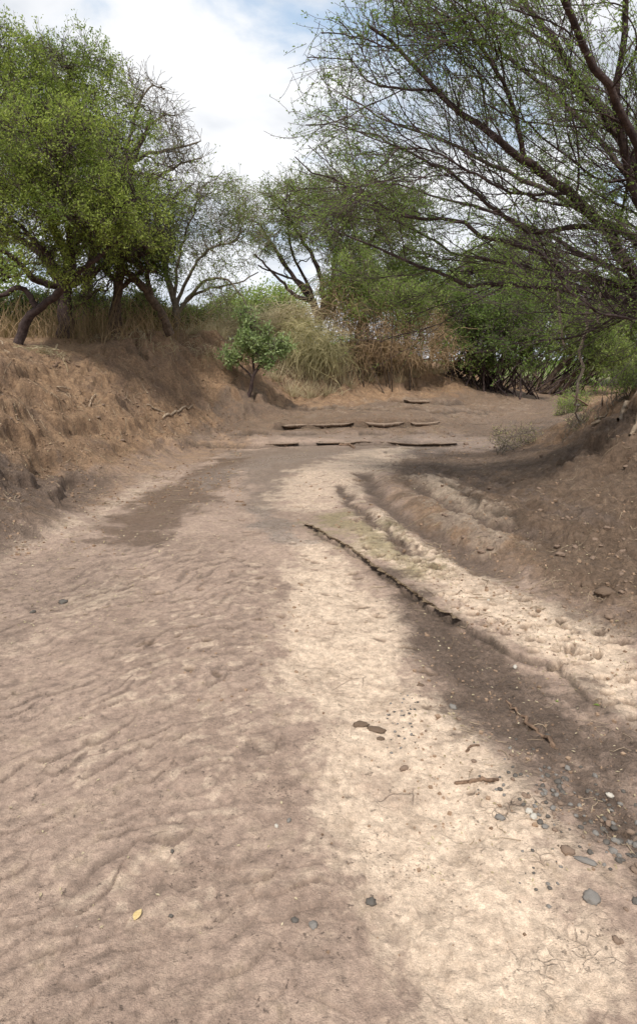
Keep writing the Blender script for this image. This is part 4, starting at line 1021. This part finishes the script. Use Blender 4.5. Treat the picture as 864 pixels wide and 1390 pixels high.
gstick('stick', 'fallen dark bough resting on the far mud below the ledges', [(460,606),(474,605),(480,610)], .028, .02, seed=15, mat='drift')
M['stone_grey'] = plain_mat('stone_grey', (.13, .12, .11), (.23, .21, .19), 60, .6, .2)
M['stone_dark'] = plain_mat('stone_dark', (.065, .058, .052), (.13, .115, .10), 60, .55, .2)
M['stone_pale'] = plain_mat('stone_pale', (.38, .35, .30), (.52, .48, .42), 50, .6, .2)
M['clod'] = plain_mat('mud_clod', (.15, .105, .078), (.25, .18, .135), 25, .95, .25)
M['clod_grey'] = plain_mat('mud_slab', (.18, .132, .10), (.30, .225, .17), 3, .9, .8)
M['leaf_yellow'] = plain_mat('fallen_leaf', (.45, .33, .14), (.60, .46, .24), 80, .7, .2)
peb = [rock_mesh(700 + k, 3, .55, .17, 1.5) for k in range(5)]; clo = [rock_mesh(720 + k, 3, .5, .17, 1.8) for k in range(4)]
rng = np.random.default_rng(90)
def onp(px, py): return onground(px, py)
for px, py, s, mt, lab in [
    (678,1110,.018,'stone_grey','smooth blue grey oval pebble alone on the cracked pale mud'), (717,1106,.014,'stone_pale','white pebble, upper one of the small pebble cluster'),
    (723,1114,.017,'stone_pale','largest white pebble in the middle of the pebble cluster'), (732,1117,.013,'stone_dark','dark round pebble touching the white ones in the cluster'),
    (739,1126,.014,'stone_grey','grey pebble at the lower right end of the cluster'), (726,1097,.012,'stone_grey','small grey pebble above the pebble cluster'),
    (769,1161,.022,'clod','round brown mud lump on the cracked mud'), (802,1225,.026,'stone_grey','flat angular grey stone near the lower right corner'),
    (827,1077,.015,'stone_pale','white pebble in the dark gravel at the right'), (614,962,.019,'stone_grey','flat grey stone with a greenish side on the pale mud'),
    (622,979,.013,'clod','little brown lump beside the flat grey stone'), (548,1046,.018,'clod','flat brown stone on the pale mud left of the level stick'),
    (503,1222,.016,'stone_dark','dark round pebble on the wet mud near the bottom'), (425,1258,.014,'stone_grey','smooth grey pebble near the bottom on the rippled sand edge'),
    (400,1256,.011,'stone_dark','small dark pebble left of the smooth grey one at the bottom'), (698,913,.014,'stone_pale','small white shell on the dark soil strip'),
    (662,816,.012,'stone_pale','tiny white shell on the upper dark slope'), (86,817,.030,'stone_dark','black lump on the pinkish sand at the left'),
    (45,832,.020,'stone_dark','small dark lump near the left edge of the sand'), (375,1122,.009,'stone_pale','tiny white shell chip on the rippled sand'), (392,1117,.010,'stone_grey','pale grey chip right of the white shell chip'),
    (234,1159,.008,'stone_dark','tiny black speck of a pebble on the rippled sand'), (232,1244,.008,'stone_dark','tiny black pebble right of the yellow leaf')]:
    p = onp(px, py); rock('pebble', peb[int(rng.integers(5))], mt, p, s, (rng.normal() * .1, rng.normal() * .1, rng.uniform(0, 6)), lab, 'pebble')
o = rock('pebble', peb[1], 'stone_grey', onp(794, 1172), .02, (0, 0, 0), 'long beige grey finger shaped pebble by the cracked mud', 'pebble'); o.scale = (.034, .013, .013); o.rotation_euler = (0, 0, -.5)
# mud lumps
M['damp'] = plain_mat('damp_mud', (.11, .075, .052), (.20, .14, .10), 40, .8, .5)
def pat(px, py, s, lab):
    o = rock('mud_clod', clo[int(rng.integers(4))], 'damp', onp(px, py), s, (0, 0, rng.uniform(-.5, .5)), lab, 'mud clod', sink=.5)
    if 'pat' in lab: o.scale = (s, s * .8, s * .5)
for px, py, s, lab in [(489,991,.034,'smaller dark mud pat lying left of its larger twin'), (510,994,.042,'larger dark mud pat on the pale mud'), (516,1004,.018,'little dark mud lump below the two mud pats'),
                       (820,812,.06,'broken mud lump beside the hole on the right slope'), (798,795,.05,'cracked mud lump above the hole on the right slope'), (570,935,.02,'small crumbly clod on the pale mud')]:
    rock('mud_clod', clo[int(rng.integers(4))], 'damp', onp(px, py), (s, s, s * (.25 if 'pat' in lab else 1)), (0, 0, rng.uniform(0, 6)), lab, 'mud clod', sink=.42) if False else pat(px, py, s, lab)
n = 0
for (x0, x1, y0, y1, k, a, b) in [(600,860,590,760,60,.02,.07), (700,864,730,860,30,.015,.045), (560,760,860,1000,34,.006,.016), (380,640,585,606,14,.05,.11), (0,140,610,700,26,.015,.04), (120,300,540,620,40,.025,.07), (0,130,520,600,18,.02,.05)]:
    for _ in range(k):
        px, py = rng.uniform(x0, x1), rng.uniform(y0, y1); p = onp(px, py)
        rock('mud_clod', clo[int(rng.integers(4))], 'clod', p, rng.uniform(a, b) * rng.uniform(.25, .7), (rng.normal() * .3, rng.normal() * .3, rng.uniform(0, 6)), 'crumbly brown mud clod loose on the slope', 'mud clod', 'loose mud clods on the slopes')
# gravel pebbles along the dark strip
gl = np.array([hit(*p) for p in [(735,1030),(760,1080),(800,1100),(850,1140),(880,1200)]])
cnt = 0
while cnt < 225:
    t = rng.uniform(0, len(gl) - 1.001); i = int(t); q = gl[i] * (1 - t + i) + gl[i + 1] * (t - i) + rng.normal(size=2) * np.array([.12, .10])
    s = rng.gamma(2.3, .0028)
    if s > .014: continue
    rock('gravel_stone', peb[int(rng.integers(5))], ('stone_dark', 'stone_dark', 'stone_grey', 'clod')[int(rng.integers(4))], (q[0], q[1], H(*q)), s + .003, (rng.normal() * .3, rng.normal() * .3, rng.uniform(0, 6)),
         'small dark stone in the gravel along the right edge', 'pebble', 'dark gravel stones at the lower right'); cnt += 1
for (px0, px1, py0, py1, k) in [(525,570,940,1020,40), (700,760,1150,1230,16), (640,700,1040,1080,10)]:
    for _ in range(k):
        q = hit(rng.uniform(px0, px1), rng.uniform(py0, py1))
        rock('gravel_stone', peb[int(rng.integers(5))], ('stone_dark', 'stone_grey')[int(rng.integers(2))], (q[0], q[1], H(*q)), rng.uniform(.003, .008), (0, 0, rng.uniform(0, 6)), 'tiny blue grey stone pressed into the pale mud', 'pebble', 'tiny stones pressed into the mud')
# hardened mud lips overhanging the small steps
def mud_lip(name, label, pix, thick, back, jag, seed, mat='clod_grey', K=90, out=.02, lift=None):
    rng = np.random.default_rng(seed); q = resample([np.array([*hit(*p), 0]) for p in pix], K)[:, :2]
    T = nrm(np.gradient(q, axis=0)); Nn = np.stack([T[:, 1], -T[:, 0]], 1)          # towards the lower side (right of travel)
    s = np.arange(K) * np.linalg.norm(q[-1] - q[0]) / K
    j = jag * (fbm(s / jag * .35 + seed, s * 0 + 3.3, 5, 4, .65)) + out
    fade = np.clip(np.minimum(np.arange(K), K - 1 - np.arange(K)) / (K * .12), 0, 1)
    up = q - Nn * back; zu = height(up[:, 0], up[:, 1]); th = thick * (.55 + .6 * np.abs(fbm(s / jag * .5 + 9, s * 0, 6, 3)) + .3) * fade
    mid = q - Nn * .04; zm = height(mid[:, 0], mid[:, 1])
    low = q + Nn * .07; zl = height(low[:, 0], low[:, 1])
    if jag > .034:
        w_ = np.hanning(25); w_ /= w_.sum(); sm = lambda a: np.convolve(np.pad(a, 12, mode='edge'), w_, mode='valid'); zm = sm(zm); zl = sm(zl); zu = np.maximum(sm(zu), zu)
    zt = np.maximum(zm, zl + th * .8) + .02 * (jag > .034) + .35 * th * (jag <= .034) + .002
    if lift is not None: zt = base(q[:, 0], q[:, 1]) + lift + .012 * fbm(s * 2.5 + seed, s * 0, 8, 3)
    def row(off, z): return np.concatenate([q + Nn * off[:, None], z[:, None]], 1)
    rows = [row(-back + 0 * j, (zu - .006) if lift is None else zt - .05), row(-back * .4 + j * .3, (zu * .3 + zt * .7) if lift is None else zt - .008), row(j * .7, zt), row(j * 1.06, zt - th * .2), row(j * 1.0, zt - th * .5), row(j * .55 - .01, zt - th), row(-back * .3 + 0 * j, zt - th * 1.6)]
    Vv = np.stack(rows, 1); n = len(rows); idx = np.arange(K * n).reshape(K, n)
    Q = np.stack([idx[:-1, :-1], idx[1:, :-1], idx[1:, 1:], idx[:-1, 1:]], -1).reshape(-1, 4)
    o = mesh_obj(name, Vv.reshape(-1, 3), Q, M[mat], None, False, (q[0][0], q[0][1], zm[0])); tag(o, label, 'mud ledge'); return o
mud_lip('mud_ledge', 'leftmost overhanging mud ledge of the upper step across the far bed', [(384,584),(410,582),(440,581),(480,581)], .07, .3, .036, 1, out=.06, lift=.085)
mud_lip('mud_ledge', 'short thick mud ledge in the middle of the upper step', [(494,581),(520,582),(546,580)], .08, .3, .036, 2, out=.07, lift=.09)
mud_lip('mud_ledge', 'rightmost mud ledge of the upper step', [(556,580),(575,579),(594,578)], .07, .3, .036, 3, out=.06, lift=.08)
mud_lip('mud_ledge', 'long low dark mud ledge at the near side of the far bank', [(430,605),(480,604),(510,604),(560,605),(620,604)], .035, .25, .036, 4, out=.04, lift=.045)
mud_lip('mud_ledge', 'low mud ledge left of the long near one, by the bank foot', [(290,606),(330,606),(380,606),(405,605)], .035, .25, .036, 6, out=.04, lift=.045)
mud_lip('mud_ledge', 'mud shelf edge highest up the far slope', [(548,547),(575,549),(612,550)], .06, .3, .036, 5, out=.05, lift=.075)
M['crust'] = plain_mat('dark_crust', (.11, .078, .05), (.25, .185, .12), 40, .95, .6)
mud_lip('mud_crust', 'long dark broken crust edge running diagonally through the pale mud', [(410,716),(450,735),(490,762),(530,792),(580,828),(620,848)], .013, .035, .035, 8, mat='crust', K=480, out=.002)
0 and mud_lip('mud_crust', 'short faint crust edge continuing at the right end of the long one', [(735,905),(765,925),(800,958)], .008, .03, .025, 9, mat='crust', K=120, out=.004)
def twig_litter():
    rng = np.random.default_rng(97); P = []
    for (x0, x1, y0, y1, k) in [(0,330,470,700,420), (480,864,520,860,420), (620,860,850,1150,70), (330,660,520,600,160), (0,300,700,850,40), (380,620,760,900,12)]:
        P += [hit(a, b) for a, b in zip(rng.uniform(x0, x1, k), rng.uniform(y0, y1, k))]
    P = np.array(P); n = len(P); r = np.hypot(P[:, 0], P[:, 1]); a = rng.uniform(0, 6.3, n); K = 6
    L_ = rng.gamma(2.2, .5, n) * (.02 + .012 * r); D = np.stack([np.cos(a), np.sin(a), a * 0], 1)
    pts, _ = growp(rng, np.stack([P[:, 0], P[:, 1], a * 0], 1), D, L_, K, .22, (0, 0, 0), np.ones(n))
    pts[:, :, 2] = height(pts[:, :, 0].ravel(), pts[:, :, 1].ravel()).reshape(n, K) + .003 + rng.uniform(0, .012, (n, 1)) * np.linspace(0, 1, K)[None]
    rad = ((.0009 + .00022 * r) * rng.uniform(.6, 1.8, n))[:, None] * np.linspace(1, .5, K)[None]
    mb = MB(); mb.tubes(pts, rad, 4, rng.random(n)); o = mb.build('twig_litter', M['twiglet'], None, origin=(0, 6, 0)); tag(o, 'thin dry twig litter strewn over the mud and banks', 'twig litter', kind='stuff')
M['twiglet'] = plain_mat('dry_twig', (.13, .09, .06), (.42, .33, .23), 2.5, .9, .2)
twig_litter()
# yellow leaf
def fallen_leaf(px, py, ln, an, lab, mat='leaf_yellow'):
    p = onp(px, py); K = 9; v = []; q = []
    for i in range(K):
        t = i / (K - 1); w = .30 * math.sin(PI * t ** .8) * (1 - .25 * t) + .004
        for s in (-1, 0, 1): v.append((s * w * ln, (t - .5) * ln, .004 + .10 * ln * abs(s) * w * 3 + .05 * ln * math.sin(t * PI)))
    for i in range(K - 1):
        for s in (0, 1): a = i * 3 + s; q.append((a, a + 1, a + 4, a + 3))
    v = np.array(v); ca, sa = math.cos(an), math.sin(an); x = v[:, 0] * ca - v[:, 1] * sa; y = v[:, 0] * sa + v[:, 1] * ca
    v = np.stack([x + p[0], y + p[1], v[:, 2] + p[2]], 1)
    o = mesh_obj('fallen_leaf', v, np.array(q), M[mat], None, True, p); tag(o, lab, 'leaf'); return o
fallen_leaf(188, 1252, .042, -.25, 'single yellow fallen leaf on the rippled sand near the bottom')
fallen_leaf(754, 957, .022, .8, 'tiny green leaf sprig on the dark soil strip', 'leaf_fresh')
fallen_leaf(808, 965, .03, 1.2, 'small green leaf lying at the end of the mud edge', 'leaf_fresh')
def crumbs():
    rng = np.random.default_rng(96); P = []
    for (x0, x1, y0, y1, k) in [(0,330,480,690,5600), (560,864,590,860,2600), (560,860,850,1120,1500), (330,660,520,600,700), (0,160,600,760,700), (380,560,640,760,350), (250,420,780,960,260), (430,860,950,1290,260)]:
        px = rng.uniform(x0, x1, k); py = rng.uniform(y0, y1, k); g = vnoise(px * .02, py * .03, 31); kk = g > rng.uniform(-.5, .35, k)
        P += [hit(a, b) for a, b in zip(px[kk], py[kk])]
    P = np.array(P); P += rng.normal(size=P.shape) * .03; n = len(P); z = height(P[:, 0], P[:, 1]); r = np.hypot(P[:, 0], P[:, 1])
    s = (.0010 + .0013 * r) * rng.gamma(1.6, .5, n); s = np.minimum(s, .028)
    cube = np.array([(-1,-1,-1),(1,-1,-1),(1,1,-1),(-1,1,-1),(-1,-1,1),(1,-1,1),(1,1,1),(-1,1,1)], float) * .62
    V = cube[None] * s[:, None, None] * rng.uniform(.45, 1.25, (n, 8, 3)) * np.array([1, 1, .7]); an = rng.uniform(0, 6.3, n); ca, sa = np.cos(an)[:, None], np.sin(an)[:, None]
    X = V[..., 0] * ca - V[..., 1] * sa + P[:, :1]; Y = V[..., 0] * sa + V[..., 1] * ca + P[:, 1:2]; Z = V[..., 2] + z[:, None] + s[:, None] * .2
    q = np.array([(0,3,2,1),(4,5,6,7),(0,1,5,4),(1,2,6,5),(2,3,7,6),(3,0,4,7)]); Q = (np.arange(n) * 8)[:, None, None] + q[None]
    o = mesh_obj('loose_soil', np.stack([X, Y, Z], -1).reshape(-1, 3), Q.reshape(-1, 4), M['crumb'], None, False, (0, 6, 0)); tag(o, 'loose crumbs of dry soil scattered over banks and bed', 'loose soil', kind='stuff')
M['crumb'] = plain_mat('soil_crumb', (.16, .105, .07), (.36, .25, .17), 9, .95, .3)
crumbs()
def litter():
    rng = np.random.default_rng(95); mb = MB(); P = []
    for (x0, x1, y0, y1, k) in [(0,300,560,760,700), (0,200,760,860,160), (300,640,600,700,120), (560,864,600,900,380), (0,420,860,1290,60), (560,864,860,1200,260), (100,600,470,560,300)]:
        px = rng.uniform(x0, x1, k); py = rng.uniform(y0, y1, k); P += [hit(a, b) for a, b in zip(px, py)]
    P = np.array(P); z = height(P[:, 0], P[:, 1]); c_ = np.stack([P[:, 0], P[:, 1], z + .004], 1)
    d = rng.normal(size=c_.shape); d[:, 2] *= .25; r = np.hypot(P[:, 0], P[:, 1])
    mb.leaves(c_, d, (.008 + .0022 * r) * rng.uniform(.5, 1.5, len(c_)), rng, .5, up=2.5)
    o = mb.build('leaf_litter', M['dry'], None, origin=(0, 6, 0)); tag(o, 'flecks of pale dry leaf litter scattered over the mud', 'leaf litter', kind='stuff')
litter()
# ------------------------------------------------------------------ sky, sun, camera
SUN_EL, SUN_AZ = R(54), R(-169)        # azimuth from +Y towards +X
def build_world():
    w = bpy.data.worlds.new("World"); scn.world = w; w.use_nodes = True; t = w.node_tree; t.nodes.clear()
    N = lambda k, **kw: (lambda n: ([setattr(n, a, b) for a, b in kw.items()], n)[1])(t.nodes.new(k))
    out = N('ShaderNodeOutputWorld'); bg = N('ShaderNodeBackground'); bg.inputs['Strength'].default_value = .115
    sky = N('ShaderNodeTexSky', sky_type='NISHITA', sun_disc=False, sun_elevation=SUN_EL, sun_rotation=SUN_AZ)
    sky.dust_density = 2.0
    tc = N('ShaderNodeTexCoord'); sx = N('ShaderNodeSeparateXYZ'); t.links.new(tc.outputs['Generated'], sx.inputs[0])
    def mth(op, a, b):
        n = N('ShaderNodeMath', operation=op)
        for i, q in enumerate((a, b)):
            if isinstance(q, (int, float)): n.inputs[i].default_value = q
            else: t.links.new(q, n.inputs[i])
        return n.outputs[0]
    zz = mth('ADD', mth('MAXIMUM', sx.outputs[2], 0), .22)
    cb = N('ShaderNodeCombineXYZ'); t.links.new(mth('DIVIDE', sx.outputs[0], zz), cb.inputs[0]); t.links.new(mth('DIVIDE', sx.outputs[1], zz), cb.inputs[1]); cb.inputs[2].default_value = SKYSEED
    def noise(sc, det, rough, dist=0):
        n = N('ShaderNodeTexNoise'); t.links.new(cb.outputs[0], n.inputs['Vector']); n.inputs['Scale'].default_value = sc; n.inputs['Detail'].default_value = det; n.inputs['Roughness'].default_value = rough; n.inputs['Distortion'].default_value = dist; return n.outputs['Fac']
    def rg(v, a, b, c=0, d=1):
        n = N('ShaderNodeMapRange', interpolation_type='SMOOTHSTEP'); t.links.new(v, n.inputs[0])
        for i, q in enumerate((a, b, c, d)): n.inputs[1 + i].default_value = q
        return n.outputs[0]
    def mix(f, a, b):
        n = N('ShaderNodeMix', data_type='RGBA')
        if isinstance(f, (int, float)): n.inputs[0].default_value = f
        else: t.links.new(f, n.inputs[0])
        for i, q in ((6, a), (7, b)):
            if isinstance(q, tuple): n.inputs[i].default_value = (*q, 1)
            else: t.links.new(q, n.inputs[i])
        return n.outputs[2]
    blue = mix(.75, sky.outputs[0], (5.2, 6.8, 8.8))
    grey = mix(rg(noise(2.1, 5, .5, .3), .38, .56), (6.0, 6.4, 7.0), (8.9, 9.0, 9.2))
    cov = rg(noise(1.9, 8, .56, .25), .34, .50)
    # thin milky haze near the skyline
    hz = rg(sx.outputs[2], 0, .35, .45, 0)
    c1 = mix(cov, blue, grey)
    c2 = mix(hz, c1, (8.3, 8.8, 9.6))
    t.links.new(c2, bg.inputs['Color']); t.links.new(bg.outputs[0], out.inputs['Surface'])
SKYSEED = 1.3
build_world()
sd = bpy.data.lights.new('sun', 'SUN'); sd.energy = 4.3; sd.angle = R(4); sd.color = (1.0, .95, .87)
so = bpy.data.objects.new('sun', sd); COL.objects.link(so)
dirv = Vector((math.sin(SUN_AZ) * math.cos(SUN_EL), math.cos(SUN_AZ) * math.cos(SUN_EL), math.sin(SUN_EL)))
so.rotation_euler = dirv.to_track_quat('Z', 'Y').to_euler(); so.location = (0, 0, 30)

cam = bpy.data.cameras.new('camera'); co_ = bpy.data.objects.new('camera', cam); COL.objects.link(co_)
co_.location = (0, 0, CAMH); co_.rotation_euler = (PI / 2 - PITCH, 0, 0)
cam.sensor_fit = 'VERTICAL'; cam.sensor_height = 36; cam.sensor_width = 36; cam.lens = 36 * F / 1390
cam.shift_y = -45 / 1390; cam.clip_end = 6000; cam.clip_start = .05
scn.camera = co_
scn.view_settings.view_transform = 'Standard'; scn.view_settings.look = 'None'; scn.view_settings.exposure = 0; scn.view_settings.gamma = 1
try:
    scn.cycles.adaptive_threshold = .02; scn.cycles.max_bounces = 6; scn.cycles.diffuse_bounces = 3; scn.cycles.transmission_bounces = 3; scn.cycles.transparent_max_bounces = 4
    scn.cycles.caustics_reflective = False; scn.cycles.caustics_refractive = False
except Exception: pass
